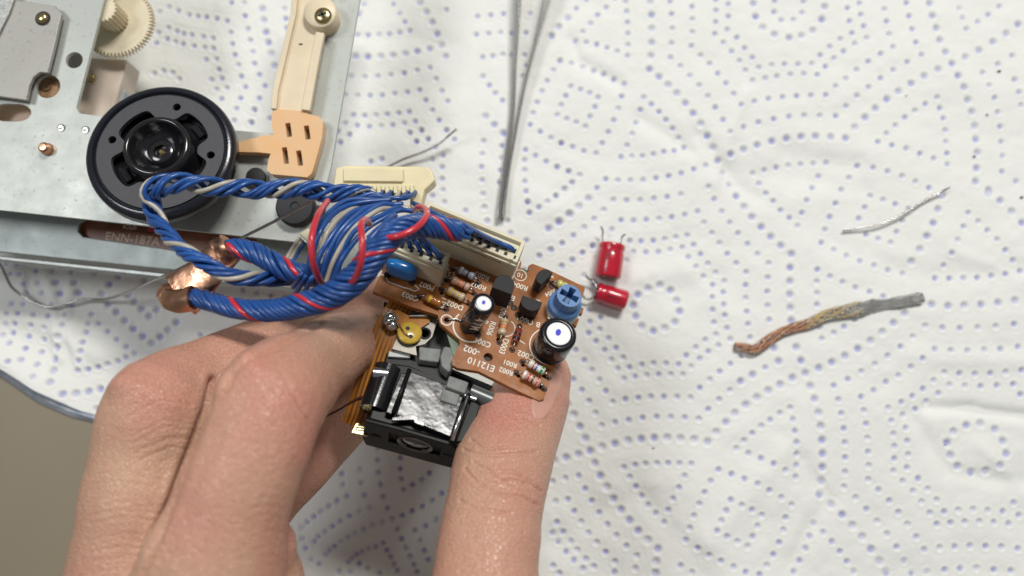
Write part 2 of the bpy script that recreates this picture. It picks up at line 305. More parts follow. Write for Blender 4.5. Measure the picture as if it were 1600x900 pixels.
dots(300, 0, 4, [['b', (433,48),(443,120),(458,198),(473,263),(492,335),(515,412),(1070,12),(1037,75)],
 ['s', (572,47),(582,110),(588,172),(422,472),(455,540),(490,745),(422,618),(393,690),(372,770)],
 ['s', (1255,15),(1293,72),(1325,128),(1357,185),(1293,195),(1230,205),(1163,210),(1097,212),(1030,212)],
 ['b', (1420,8),(1460,68),(1497,135),(1528,207),(1555,275),(1582,350),(1020,352),(1097,354),(1177,354),(1253,347),(1330,335),(1405,320),(1480,300)],
 ['s', (1587,57),(993,474),(1077,480),(1160,478),(1241,470),(1324,460),(1405,443),(1485,427),(1523,497),(1560,570),(1597,637)],
 ['s', (958,597),(1034,600),(1112,600),(1188,597),(1265,588),(1343,578),(1420,564),(1458,628),(1500,692),(1542,755),(1588,815)],
 ['s', (1010,723),(1079,729),(1150,727),(1220,720),(1289,711),(1355,702),(1393,762),(1432,817),(1474,873),(960,775),(1034,790),(1108,797),(1182,793),(1253,785),(1325,772),(1360,831),(1402,885),(910,823),(985,847),(928,893)]])
dots(740, 0, 2.5, [['s', (15,60),(66,55),(116,50),(220,48),(10,133),(58,129),(105,125),(150,125),(203,125),(35,222),(75,217),(114,211),(150,211),(198,213),(36,298),(60,333),(84,364),(112,394),(190,297),(205,255)],
 ['b', (47,457),(81,490),(117,523)], ['s', (111,572),(109,620),(105,668),(102,715),(38,553),(34,604),(31,656),(33,707),(36,759),(42,810),(52,863),(131,863)],
 ['b', (369,64),(333,101),(304,138)], ['s', (338,236),(311,274),(287,316),(267,356),(248,401),(232,443),(220,490),(260,517),(301,541),(343,561)],
 ['s', (202,587),(242,610),(283,632),(326,654),(371,670),(199,627),(199,667),(200,710),(204,750),(210,790),(218,832),(254,812),(289,790),(322,767),(356,740),(385,713)], ['b', (292,893),(333,868),(373,838)]])
dots(420, 200, 4.09, [['s', (440,20),(517,47),(458,97),(405,145),(900,33),(973,15),(943,93),(1015,73),(1137,15),(1187,78),(1062,130),(1113,180),(1045,205),(1107,252),(1107,326),(1110,397),(1045,433),(1120,474),(653,220),(723,205)]])
dots(560, 300, 4.5, [['s', (753,132),(885,108),(905,203),(1068,287),(1180,340),(1345,408),(1270,448),(1190,75),(1200,150),(145,385),(95,540)]])
dots(740, 380, 6, [['s', (830,5),(720,62),(612,120),(1022,90),(1115,27),(925,157),(825,215)]])
dots(0, 400, 3, [['s', (15,33),(65,38),(157,70),(237,68),(327,75),(35,80),(78,82),(165,123),(97,128),(185,172),(113,172),(45,222),(97,222),(240,228),(335,230),(25,270),(77,268),(152,275),(220,280),(308,275),(425,273),(15,320),(60,318),(140,325),(205,337),(293,325),(407,318),(457,316),(497,354),(540,391),(587,426),(627,457),(395,358),(383,405),(377,448),(368,493),(362,540),(407,533),(456,523),(500,508),(547,494),(585,475),(5,372),(52,362),(127,378),(197,392),(42,410),(115,435),(187,452),(57,497),(107,488),(178,510),(172,568),(455,717)],
 ['b', (435,78),(547,93),(668,110),(255,122),(345,125),(275,175),(365,172),(507,132),(473,177),(275,380),(267,432),(258,487),(253,540),(249,594),(307,649),(361,646),(415,637),(467,626),(505,225),(543,263),(581,303),(621,341),(665,377),(710,407),(748,378),(787,347),(823,310),(600,182),(629,213),(661,247),(696,281),(732,251)]])
dots(440, 600, 3, [['s', (453,300),(450,357),(453,415),(463,471),(473,528),(492,583),(515,632),(282,422),(368,403),(555,345),(555,397),(560,445),(570,493),(290,473),(373,465),(387,523),(305,528),(260,550),(220,575),(183,600),(150,625),(118,650),(93,675),(612,472),(653,447),(692,417)],
 ['s', (407,580),(360,600),(314,622),(271,646),(234,670),(200,695),(168,718),(150,742),(752,513),(708,545),(660,573),(612,595),(563,617),(466,648),(422,664),(381,683),(341,701),(307,720),(273,741),(243,764),(220,783),(203,803)],
 ['s', (727,636),(676,664),(625,685),(540,680),(560,728),(581,769),(600,810),(617,850),(632,883),(650,733),(668,782),(685,826),(473,747),(437,763),(403,776),(372,789),(347,802),(325,820),(308,838),(490,782),(508,813),(523,847),(540,877),(170,848),(263,882),(95,727),(108,773),(135,828),(360,845),(400,868),(455,890),(315,885)]])
# rows of the same emboss continue under the objects and beyond the frame
base = np.array([(a, b) for a, b, c in D])
extra = []
def inside_view(x, y):       # parts of the towel the photograph shows
    if not (0 < x < 1600 and 0 < y < 900): return False
    if x < 510 and y < 400 and not (250 < x < 440 and y < 205): return False
    if y > 450 and 150 < x < 560: return False
    if 560 < x < 900 and 380 < y < 640: return False
    if x > 700 and x < 850 and y > 640: return False
    return True
for gy in range(-220, 1200, 42):
    for gx in range(-260, 1900, 22):
        x = gx; y = gy + 14 * math.sin(gx / 60.0)
        if inside_view(x, y): continue
        if np.min(np.hypot(base[:, 0] - x, base[:, 1] - y)) < 30: continue
        extra.append((x, y, 1.0))
DW = [(P(x, y, 0), s) for x, y, s in D + extra]
X0, X1, Y1 = -205.0, 205.0, 140.0
NX, NY = 1060, 620
edge_px = [(-230, 500), (-60, 545), (0, 572), (60, 608), (110, 634), (165, 652), (300, 770), (470, 960), (700, 1010)]
ex = [P(a, b, 0).x for a, b in edge_px]; ey = [P(a, b, 0).y for a, b in edge_px]
ex.append(X1); ey.append(-125.0)
xs = np.linspace(X0, X1, NX); ymin = np.interp(xs, ex, ey)
k = np.ones(9) / 9; ymin = np.convolve(np.pad(ymin, 4, mode='edge'), k, 'valid') + .35 * np.interp(xs, np.linspace(X0, X1, 90), rng.normal(0, .7, 90))
t = np.linspace(0, 1, NY)
GX = np.repeat(xs[None, :], NY, 0); GY = ymin[None, :] + (Y1 - ymin[None, :]) * t[:, None]
def vnoise(x, y, sc, seed):
    r = np.random.default_rng(seed).random((64, 64)); u = x / sc + 200; v = y / sc + 200
    iu = np.floor(u).astype(int); iv = np.floor(v).astype(int); fu = u - iu; fv = v - iv; fu = fu * fu * (3 - 2 * fu); fv = fv * fv * (3 - 2 * fv)
    g = lambda a, b: r[a % 64, b % 64]
    return (g(iu, iv) * (1 - fu) + g(iu + 1, iv) * fu) * (1 - fv) + (g(iu, iv + 1) * (1 - fu) + g(iu + 1, iv + 1) * fu) * fv - .5
Z = 2.2 * vnoise(GX, GY, 55, 1) + .9 * vnoise(GX, GY, 22, 2) + .62 * vnoise(GX * .7 + GY * .5, GY - GX * .3, 8, 3) + .18 * vnoise(GX, GY, 2.6, 4) + .05 * vnoise(GX, GY, .9, 5)
def crease(pts, wdt, amp):
    global Z
    q = [P(a, b, 0) for a, b in pts]; best = np.full(GX.shape, 1e9); sgn = np.zeros(GX.shape)
    for a, b in zip(q[:-1], q[1:]):
        dx, dy = b.x - a.x, b.y - a.y; L2 = dx * dx + dy * dy
        tt = np.clip(((GX - a.x) * dx + (GY - a.y) * dy) / L2, 0, 1)
        ddx = GX - a.x - tt * dx; ddy = GY - a.y - tt * dy; dd = np.hypot(ddx, ddy); fade = np.ones_like(dd)
        cr = (dx * (GY - a.y) - dy * (GX - a.x)) / math.sqrt(L2)
        m = dd < best; best = np.where(m, dd, best); sgn = np.where(m, cr, sgn)
    Z += amp * np.exp(-(best / wdt) ** 2) * (1 + .6 * np.tanh(sgn / wdt))
for pts, wd, am in [([(890, 60), (900, 95), (960, 130)], 2.4, -.9), ([(1450, 640), (1520, 642), (1610, 655)], 2.2, -1.1), ([(1420, 650), (1480, 740), (1600, 760)], 3, -.8),
    ([(1090, 215), (1150, 290), (1180, 310)], 3, -.9), ([(1230, 245), (1330, 262)], 4, -.8), ([(1120, 270), (1230, 278), (1340, 300)], 5, -.8), ([(1160, 150), (1110, 280)], 3, .7),
    ([(1000, 190), (1080, 240)], 3, -.8), ([(1530, 700), (1600, 770)], 3, .6), ([(1110, 850), (1240, 700)], 5, .8), ([(880, 850), (1000, 780), (1100, 900)], 5, -.9),
    ([(930, 380), (990, 440), (1080, 430)], 4, .5), ([(1300, 380), (1420, 430), (1600, 430)], 4, -.6), ([(1430, 560), (1600, 570)], 4, .6), ([(1490, 395), (1600, 440)], 3, .5),
    ([(60, 410), (80, 470), (90, 560)], 2, 1.0), ([(110, 420), (100, 500), (120, 570)], 2, .9), ([(0, 490), (60, 510), (150, 560)], 3, .8), ([(520, 640), (640, 760), (700, 900)], 4, .7),
    ([(560, 230), (700, 240), (860, 330)], 5, .6), ([(540, 60), (700, 70)], 4, -.4), ([(1240, 880), (1300, 780), (1230, 680)], 3, -.7), ([(1060, 420), (1140, 500), (1130, 620)], 4, .5)]:
    crease(pts, wd, am)
GR = Z.copy(); INK = np.zeros_like(Z)
dxs = (X1 - X0) / (NX - 1)
jit = rng.random(len(DW))
for (p, s), jj in zip(DW, jit):
    if not (X0 + 3 < p.x < X1 - 3 and p.y < Y1 - 3): continue
    i = int((p.x - X0) / dxs); ym = ymin[i]
    if p.y < ym + 1.0: continue
    dyr = (Y1 - ym) / (NY - 1); j = int((p.y - ym) / dyr)
    a0, a1 = max(0, i - 8), min(NX, i + 9); b0, b1 = max(0, j - 10), min(NY, j + 11)
    sx = GX[b0:b1, a0:a1] - p.x; sy = GY[b0:b1, a0:a1] - p.y; rr = np.hypot(sx, sy) / (.80 * s)
    GR[b0:b1, a0:a1] += -.72 * np.exp(-(rr / .95) ** 4) + .18 * np.exp(-((rr - 1.75) / .5) ** 2) - .30 * np.exp(-(rr * .8 * s / 2.0) ** 2)
    ox, oy = .12 * (jj - .5), .12 * ((jj * 7.3) % 1 - .5)
    r2 = np.hypot(sx - ox, sy - oy) / (.74 * s)
    INK[b0:b1, a0:a1] = np.maximum(INK[b0:b1, a0:a1], (.45 + .55 * ((jj * 13.7) % 1)) / (1 + np.exp((r2 - .98) * 9)))
# lift towards the free edge
fromedge = GY - ymin[None, :]
GR += np.where(GX < 0, 2.0 * np.exp(-(fromedge / 7) ** 2), 0) * np.clip(1.2 + vnoise(GX, GY, 18, 9) * 2, 0.2, 2)
pit = (INK > .35)
GR -= GR[~pit].max() * 0
GR -= 0.35
def zpaper(x, y):
    i = min(max(int((x - X0) / dxs), 0), NX - 1); j = min(max(int((y - ymin[i]) / ((Y1 - ymin[i]) / (NY - 1))), 0), NY - 1)
    return float(Z[j, i]) - .35
GR = np.maximum(GR, -1.5)
me = bpy.data.meshes.new('paper_towel'); co = np.stack([GX, GY, GR], -1).reshape(-1, 3) * U
me.vertices.add(NX * NY); me.vertices.foreach_set('co', co.astype(np.float32).ravel())
ii = np.arange(NX * NY).reshape(NY, NX); q = np.stack([ii[:-1, :-1], ii[:-1, 1:], ii[1:, 1:], ii[1:, :-1]], -1).reshape(-1)
nf = len(q) // 4; me.loops.add(nf * 4); me.loops.foreach_set('vertex_index', q.astype(np.int32)); me.polygons.add(nf)
me.polygons.foreach_set('loop_start', np.arange(0, nf * 4, 4, dtype=np.int32)); me.polygons.foreach_set('loop_total', np.full(nf, 4, dtype=np.int32)); me.update(calc_edges=True)
me.shade_smooth()
ca = me.color_attributes.new('print', 'FLOAT_COLOR', 'POINT')
pap = np.array([.80, .808, .775]); ink = np.array([.345, .36, .64]); kk = (INK * .95)[..., None]
tint = (1 + .02 * vnoise(GX, GY, 30, 11))[..., None]
colr = (pap * tint * (1 - kk) + ink * kk); colr = np.concatenate([colr, np.ones_like(kk)], -1).reshape(-1)
ca.data.foreach_set('color', colr.astype(np.float32))
paperm = mat('soft_white_tissue', (.8, .8, .75), .85, 0, None, (1.4, .12), attr='print', spec=.2)
me.materials.append(paperm)
tw = bpy.data.objects.new('paper_towel', me); S.collection.objects.link(tw)
tag(tw, 'white quilted paper towel with embossed pale blue dots covering the desk', 'paper towel')
# second ply showing along the free edge
sp = MB(); ply = []
for kx in range(60):
    x = P(-120, 560).x + kx * 1.35; e = float(np.interp(x, ex, ey)); out = 4.2 * max(0, 1 - abs(kx - 27) / 31) ** .8
    w1 = .6 * math.sin(kx * .5)
    ply.append([(x, e + 6, -.9), (x, e + 1, -.2), (x, e - out * .5, .7 + .3 * w1), (x, e - out, -.9)])
for a, b in zip(ply[:-1], ply[1:]):
    for i in range(3): sp.add([a[i], b[i], b[i + 1], a[i + 1]], [(0, 1, 2, 3)])
mesh_obj('lower_ply', sp, mat('dull_blue_tissue_print', (.48, .50, .53), .85, 0, (.35, .4), (2, .1), col2=(.24, .29, .38)), tw, angle=180)
# ================================================================== SMALL THINGS ON THE TOWEL
def rest(px, py): p = P(px, py, 0); return P(px, py, zpaper(p.x, p.y))
for (px, py, r, lab) in [(1561, 112, .75, 'largest dark crumb on the towel near the top right corner'), (1542, 180, .5, 'dark crumb on the towel below the largest crumb'), (1522, 245, .6, 'elongated dark crumb lying against a dot near the right edge'),
                     (1596, 309, .7, 'grey crumb at the right edge of the towel'), (1476, 695, .3, 'tiny black speck beside the ring of dots at lower right'), (1021, 700, .35, 'tiny speck on plain towel above the dotted triangle'), (1416, 150, .3, 'tiny brown speck on plain towel near the top right')]:
    p = rest(px, py); c = MB(); pts = []
    for a in range(7): pts.append((p.x + r * (1.2 if a % 2 else .7) * math.cos(a * .9), p.y + r * .6 * (1 if a % 3 else .6) * math.sin(a * .9), p.z + .1))
    c.loops([[(x, y, z + h) for x, y, z in [(p.x + (q[0] - p.x) * s, p.y + (q[1] - p.y) * s, q[2]) for q in pts]] for s, h in ((.8, 0), (1, .2), (.5, .45))])
    tag(mesh_obj('crumb', c, dark), lab, 'crumb', 'dark crumbs on the towel')
def leadwire(pts, r, m, label, name='clipped_wire', n=60, cat='wire'):
    q = [P(a, b, z) for a, b, z in pts]; t = thing(name, Vector(q[0]), label, cat) if False else None
    mb = MB(); mb.tube(spline(q, n), r, 8)
    return tag(mesh_obj(name, mb, m, angle=180), label, cat)
leadwire([(1317, 361, .8), (1345, 356, 1.6), (1375, 350, 2), (1410, 335, 2.2), (1445, 313, 2), (1470, 300, 2.2), (1484, 293, 3)], .32, tin, 'thin clipped silver lead lying alone on the towel at right')
leadwire([(604, 262, 3), (630, 249, 3), (660, 238, 4), (685, 225, 5), (700, 213, 6), (713, 202, 8)], .36, tin, 'curved clipped silver lead above the pale dangling connector')
leadwire([(-12, 395, 8), (3, 418, 6), (18, 448, 3), (38, 464, 2), (60, 476, 2), (78, 480, 2), (105, 474, 2), (130, 468, 2), (162, 468, 3), (200, 457, 10), (235, 440, 22), (270, 425, 31), (320, 400, 38), (385, 368, 47), (440, 340, 52), (500, 306, 58)], .42, tin, 'long thin silver solder wire curving over the towel behind the cables', 'solder_wire', 160)
# ---- tweezers
tz = thing('tweezers', P(790, 200, 0), 'stainless steel tweezers lying on edge with closed tips pointing down', 'tweezers')
def arm(path, nm):
    # each arm: flat tapering bar standing on its edge
    L = []
    q = spline([P(a, b, 0) for a, b, w_, h_ in path], 50); k = len(path) - 1
    for i, p in enumerate(q):
        f = i / 49 * k; j = min(int(f), k - 1); f -= j; wd = path[j][2] * (1 - f) + path[j + 1][2] * f; ht = path[j][3] * (1 - f) + path[j + 1][3] * f
        T = (q[min(i + 1, 49)] - q[max(i - 1, 0)]).normalized(); N = Vector((T.y, -T.x, 0)); z0 = .6
        L.append([tuple(p - N * wd / 2 + Vector((0, 0, z0))), tuple(p + N * wd / 2 + Vector((0, 0, z0))), tuple(p + N * wd / 2 + Vector((0, 0, z0 + ht))), tuple(p - N * wd / 2 + Vector((0, 0, z0 + ht)))])
    mb = MB(); mb.loops(L); return mesh_obj(nm, mb, steel, tz, bevel=.25)
arm([(818, -120, 1.6, 8), (812, 0, 1.5, 7.5), (806, 90, 1.3, 6), (801, 180, .9, 4.5), (790, 260, 1.3, 3.4), (782, 318, 1.5, 2.8), (780, 344, 1.4, 2.2)], 'arm')
arm([(888, -120, 2.6, 8), (856, 0, 2.5, 7.5), (840, 60, 2.1, 6.5), (821, 135, 1.1, 5), (808, 200, .8, 4), (796, 268, .7, 3.2), (789, 320, .7, 2.6), (787, 343, .7, 2.2)], 'arm')
tag(tz.children[0] if tz.children else tz)
# ---- red capacitors
def redcap(a, b, rad_px, label, leads, mark):
    z = rad_px * mm(0) + .2; A = P(*a, z); B = P(*b, z); rr = rad_px * mm(0); ax = (B - A).normalized(); L = (B - A).length
    t = thing('red_capacitor', frame((A + B) / 2 - Vector((0, 0, rr)), ax, (0, 0, 1)), label, 'capacitor', 'red capacitors lying on the towel')
    F = frame(A, (0, 0, 1), ax); mb = MB()
    mb.lathe([(rr * .82, .05), (rr * .95, .0), (rr, .4), (rr, L * .12), (rr * .90, L * .2), (rr * .99, L * .28), (rr * 1.0, L * .5), (rr, L - .7), (rr * .96, L - .25), (rr * .85, L), (rr * .75, L)], F, 40)
    mesh_obj('sleeve', mb, capred, t, angle=60)
    e = MB(); e.lathe([(rr * .74, 0), (rr * .74, .12)], F @ Matrix.Translation((0, 0, L)), 32); mesh_obj('can_end', e, mat('dark_red_end', (.12, .012, .016), .3), t)
    e = MB(); e.lathe([(rr * .8, -.12), (rr * .8, .05)], F, 32); mesh_obj('rubber_bung', e, dark, t)
    for l in leads:
        q = MB(); q.tube(spline([P(*p) for p in l], 24), .3, 8); mesh_obj('lead', q, tin, t, angle=180)
    # printed marks wrap on the sleeve
    for i, (s, ang, w_, h_) in enumerate(mark):
        q = MB(); n = 5; Lp = []
        rp = rr * 1.004 + .02
        for j in range(n):
            aa = ang + (j / (n - 1) - .5) * w_ / rp
            Lp.append([tuple(F @ Vector((rp * math.cos(aa), rp * math.sin(aa), L * s))), tuple(F @ Vector((rp * math.cos(aa), rp * math.sin(aa), L * s + h_)))])
        q.loops(Lp, False, False); mesh_obj('printed_mark', q, capdark, t)
    return t
mk = []
for i in range(7): mk += [(.34 + .085 * i, .38, .9 if i % 2 else 1.3, .28 + .1 * (i % 3))]
mk += [(.26, -.05, 1.6, .3), (.27, .35, .35, 1.4), (.36, .2, .3, 1.0), (.06, .1, 1.2, .5)]
redcap((957, 382), (949, 434), 20.5, 'larger red capacitor standing upright in view with both leads pointing up', [[(944, 383, 4), (941, 372, 4), (942, 362, 4), (939, 354, 5)], [(968, 384, 4), (971, 376, 4), (972, 370, 3.5), (977, 366, 4.5)]], mk)
mk2 = [(.3 + .07 * i, .18, 1.3 if i in (1, 4) else .8, .35) for i in range(8)] + [(.36, .3, .3, 1.4)]
redcap((932, 456), (979, 470), 15.5, 'smaller red capacitor lying on its side below the larger one', [[(932, 460, 3), (922, 467, 2.6), (914, 466, 2.5), (908, 458, 3)], [(933, 449, 3.5), (930, 443, 3.2), (925, 439, 3), (918, 434, 3.5), (915, 430, 4)]], mk2)
# ---- desoldering braid
bt = [(1147, 541), (1160, 543), (1178, 546), (1195, 535), (1215, 522), (1240, 512), (1265, 505), (1290, 493), (1320, 487), (1350, 482), (1362, 478), (1400, 473), (1441, 465)]
bw_ = [10, 13, 15, 12, 14, 15, 15, 19, 23, 20, 17, 20, 17]
bq = spline([P(a, b, .9) + Vector((0, 0, .3 * math.sin(i))) for i, (a, b) in enumerate(bt)], 150)
br = thing('desoldering_braid', P(1290, 500, 0), 'used copper desoldering braid, copper at one end and silver solder at the other', 'solder braid')
nb = 150; cols = [(.62, .26, .15), (.66, .36, .20), (.50, .36, .17), (.42, .36, .20), (.42, .42, .41), (.50, .50, .49)]
mcu = mat('bare_copper_braid', (.66, .36, .20), .38, .8, (1.5, .45), (2.5, .2)); mfl = mat('flux_stained_braid', (.60, .42, .15), .35, .7, (1.2, .6), (2, .3), col2=(.3, .3, .27)); mso = mat('solder_soaked_braid', (.66, .66, .64), .22, 1, (1.2, .6), (1.4, 1.1))
def strand(ph, off, i0, i1, m, r=.30, dirn=1):
    mb = MB(); pts = []
    for i in range(i0, i1):
        f = i / (nb - 1) * 12; j = min(int(f), 11); f -= j; wd = (bw_[j] * (1 - f) + bw_[j + 1] * f) * mm(0) / 2
        T = (bq[min(i + 1, nb - 1)] - bq[max(i - 1, 0)]).normalized(); N = Vector((-T.y, T.x, 0)); a = i * .085 * dirn + ph
        pts.append(bq[i] + N * (wd * .9 * math.sin(a)) + Vector((0, 0, .45 + .45 * math.cos(a) + off)))
    mb.tube(pts, r, 5); return mb
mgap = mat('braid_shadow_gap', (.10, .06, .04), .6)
mc2 = mat('dull_copper_braid', (.50, .27, .18), .42, .7, (1.5, .45), (2.5, .2))
for k in range(7):
    mesh_obj('strand', strand(k * 2 * math.pi / 7, 0, 0, 66, mcu, .36), mcu if k % 2 else mc2, br, angle=180)
    mesh_obj('strand', strand(k * 2 * math.pi / 7, .06, 0, 66, mcu, .30, -1), mc2 if k % 3 else mso, br, angle=180)
for k in range(8):
    mesh_obj('strand', strand(k * 2 * math.pi / 8, 0, 58, 104, mfl, .40), mfl if k % 3 else mso, br, angle=180)
    mesh_obj('strand', strand(k * 2 * math.pi / 8, .06, 58, 100, mfl, .32, -1), mfl, br, angle=180)
def core(i0, i1, sc, m, nm, h=.8):
    L = []
    for i in range(i0, i1):
        f = i / (nb - 1) * 12; j = min(int(f), 11); f -= j; wd = (bw_[j] * (1 - f) + bw_[j + 1] * f) * mm(0) / 2 * sc
        T = (bq[min(i + 1, nb - 1)] - bq[max(i - 1, 0)]).normalized(); N = Vector((-T.y, T.x, 0)); row = []
        for k in range(14):
            a = 2 * math.pi * k / 14; rj = 1 + .10 * math.sin(i * 1.3 + k * 2.1) + .08 * math.sin(i * .4 + k)
            row.append(tuple(bq[i] + N * wd * math.cos(a) * rj + Vector((0, 0, .5 + h * .8 * math.sin(a) * rj))))
        L.append(row)
    mb = MB(); mb.loops(L); return mesh_obj(nm, mb, m, br, angle=50)
core(0, 62, .6, mgap, 'gap_shade_core', .4); core(60, 92, .7, mso, 'flux_core', .5); core(88, 114, 1.0, mso, 'solder_coat', .9); core(113, nb, .95, mso, 'solder_coat', 1.15)  # first core is dark: shade between the copper strands put into its colour
# ================================================================== TURNTABLE MECHANISM
ZT = 38.0
mech = thing('player_mechanism', P(250, 250, 0), 'metal disc player mechanism with black turntable and plastic gears', 'player mechanism')
def pz(pts, z): return [P(a, b, z) for a, b in pts]
def plate(name, pts, z, th, m, holes=(), parent=mech, bevel=0):
    mb = MB(); mb.prism(pz(pts, z), (0, 0, -th), holes); return mesh_obj(name, mb, m, parent, bevel=bevel)
sl = [P(25 + 24 * math.cos(a) + (-14 if math.cos(a) < 0 else 0), 176 + 14 * math.sin(a), ZT) for a in [2 * math.pi * i / 24 for i in range(24)]]
top = plate('top_plate', [(-130, -130), (195, -130), (178, -60), (119, 168), (124, 177), (250, 195), (372, 204), (430, 209), (436, 130), (480, -130), (586, -130), (562, 0), (517, 260), (507, 300), (500, 382), (0, 328), (-130, 314)], ZT, 1.2, zinc,
      [circ(116, 94, 14, ZT), circ(75, 135, 20, ZT), sl, circ(96, 200, 6.5, ZT, 18), circ(134, 203, 6.5, ZT, 18), circ(97, -20, 9, ZT, 18)], bevel=.15)
# seen through the holes
mb = MB(); mb.prism(circ(116, 94, 24, ZT - 6), (0, 0, -1)); mesh_obj('washer', mb, bracket, top)
mb = MB(); mb.lathe([(3.6, 0), (3.6, .4), (2.6, .7), (2.5, .4), (1.2, .4), (1.1, 1.0), (.01, 1.0)], Matrix.Translation(P(75, 137, ZT - 3.2)), 28); mesh_obj('brown_hub', mb, mat('brown_paper_disc', (.36, .20, .10), .6, 0, (.5, .3)), top)
mb = MB(); mb.prism(pz([(-20, 150), (60, 150), (60, 210), (-20, 205)], ZT - 5), (0, 0, -1)); mesh_obj('pink_cover', mb, mat('peach_plastic', (.72, .50, .36), .4), top)
for (x, y) in ((96, 200), (134, 203)):
    mb = MB(); mb.lathe([(1.25, -.6), (1.15, .35), (.6, .5), (.01, .3)], Matrix.Translation(P(x, y, ZT - .4)), 20); mesh_obj('rivet', mb, tin, top)
mb = MB(); mb.lathe([(1.75, 0), (1.75, .5), (1.45, .9), (1.4, 2.2), (.9, 2.6), (.01, 2.65)], Matrix.Translation(P(75, 234, ZT)), 20); mesh_obj('copper_pin', mb, copper, mech)
b0 = plate('bracket_plate', [(-130, -30), (-10, -60), (18, -2), (86, 9), (96, 21), (84, 75), (74, 114), (62, 113), (52, 120), (46, 133), (41, 157), (0, 151), (-130, 138)], ZT + 2.6, 1.4, bracket, bevel=.35)
plate('bracket_foot', [(-130, -80), (-10, -80), (22, -4), (14, 20), (-6, 60), (-130, 60)], ZT + 3.4, .7, mat('rough_zinc', (.56, .57, .54), .45, .5, (.8, .35), (1.5, .1)), bevel=.2)
mb = MB(); mb.prism(pz([(-120, 0), (60, 16), (40, 140), (-120, 120)], ZT + 1.2), (0, 0, -1.2)); mesh_obj('bracket_gap_shade', mb, dark, b0)  # dark sheet added in the gap, shade under the bracket as colour
def screw(px, py, z, r, m, parent, cross=True):
    c = P(px, py, z); mb = MB()
    mb.lathe([(r, 0), (r, .25), (r * .94, .5), (r * .75, .8), (r * .45, .98), (.01, 1.02)], Matrix.Translation(c), 28)
    o = mesh_obj('screw', mb, m, parent, angle=50)
    if cross:
        for a in (.4, .4 + math.pi / 2):
            q = MB(); q.box((r * 1.05, r * .26, .12), Matrix.Translation(c + Vector((0, 0, .93))) @ Matrix.Rotation(a, 4, 'Z')); mesh_obj('slot', q, dark, o)
    return o
screw(67, 29, ZT + 2.6, 1.55, brass, mech, False); mb = MB(); mb.lathe([(2.1, 0), (2.1, .08)], Matrix.Translation(P(67, 29, ZT + 2.6)), 28); mesh_obj('screw_recess', mb, dark, mech)
# gear under the window
gc = P(181, 33, 29); gr = 61 * mm(29); gl = []; NT = 62
for i in range(NT * 4):
    a = 2 * math.pi * i / (NT * 4); rr = gr * (1.0 if i % 4 in (1, 2) else .905); gl.append(gc + Vector((rr * math.cos(a), rr * math.sin(a), 0)))
g = MB(); g.prism(gl, (0, 0, -2)); gear = mesh_obj('gear', g, ivory, mech, bevel=.06)
g = MB(); g.lathe([(gr * .78, .05), (.01, .05)], Matrix.Translation(gc), 60, cap=False); mesh_obj('gear_web', g, ivory, gear)
pn = []; hr = gr * .36
for i in range(20 * 4):
    a = 2 * math.pi * i / 80; rr = hr * (1.0 if i % 4 in (1, 2) else .86); pn.append(gc + Vector((rr * math.cos(a), rr * math.sin(a), 7.5)))
g = MB(); g.prism(pn, (0, 0, -7.4)); mesh_obj('pinion', g, ivory, gear, bevel=.05)
plate('gear_housing', [(105, 88), (198, 92), (192, 120), (170, 190), (90, 190)], 24, 9, pinkpl, bevel=.6)
plate('housing_foot', [(172, 120), (182, 122), (196, 142), (190, 160), (165, 160)], 22, 7, mat('smoky_plastic', (.45, .49, .50), .25, 0, (.2, .2)), bevel=.5)
screw(143, 122, 24.2, 1.35, brass, mech, False)
# cream rail with raised walls
rail = plate('guide_rail', [(468, -130), (460, -20), (457, 20), (432, 130), (424, 172), (478, 176), (492, 100), (503, 46), (512, -20), (520, -130)], ZT + 3, 3, cream, bevel=.5)
def wall(path, wd, z0, z1, m, parent, name='raised_wall'):
    L = []; q = [P(a, b, z1) for a, b in path]
    for i, p in enumerate(q):
        T = (q[min(i + 1, len(q) - 1)] - q[max(i - 1, 0)]).normalized(); N = Vector((T.y, -T.x, 0)) * wd / 2; dn = Vector((0, 0, z0 - z1))
        L.append([tuple(p - N + dn), tuple(p + N + dn), tuple(p + N), tuple(p - N)])
    mb = MB(); mb.loops(L); return mesh_obj(name, mb, m, parent, bevel=.3)
wall([(470, -130), (461, -20), (458, 20), (430, 140), (427, 170)], 1.6, ZT + 2.9, ZT + 4.2, cream, rail)
wall([(512, 55), (492, 110), (480, 174)][0:3] and [(500, 50), (490, 100), (477, 172)], 2.4, ZT + 2.9, ZT + 4.6, cream, rail)
mb = MB(); mb.lathe([(4.6, 0), (4.5, 5.0), (4.1, 5.4), (.01, 5.4)], Matrix.Translation(P(507, 33, ZT)), 36); mesh_obj('screw_boss', mb, cream, mech, angle=50)
screw(505, 25, ZT + 5.4, 2.35, brass, mech)
mb = MB(); mb.box((.9, .3, .2), Matrix.Translation(P(470, 69, ZT + 3.05))); mesh_obj('burn_mark', mb, dark, rail)
def rrect(cx, cy, w_, h_, ang, z, r=.3, n=4):
    s = mm(z); a = -R(ang); out = []
    for sx, sy, a0 in ((1, 1, 0), (-1, 1, 90), (-1, -1, 180), (1, -1, 270)):
        for i in range(n + 1):
            t_ = R(a0 + 90 * i / n); x = sx * (w_ / 2 - r * min(w_, h_)) + math.cos(t_) * r * min(w_, h_); y = sy * (h_ / 2 - r * min(w_, h_)) + math.sin(t_) * r * min(w_, h_)
            out.append(P(cx + x * math.cos(a) + y * math.sin(a), cy - (-x * math.sin(a) + y * math.cos(a)), z))
    return out
cz = ZT + 3.6
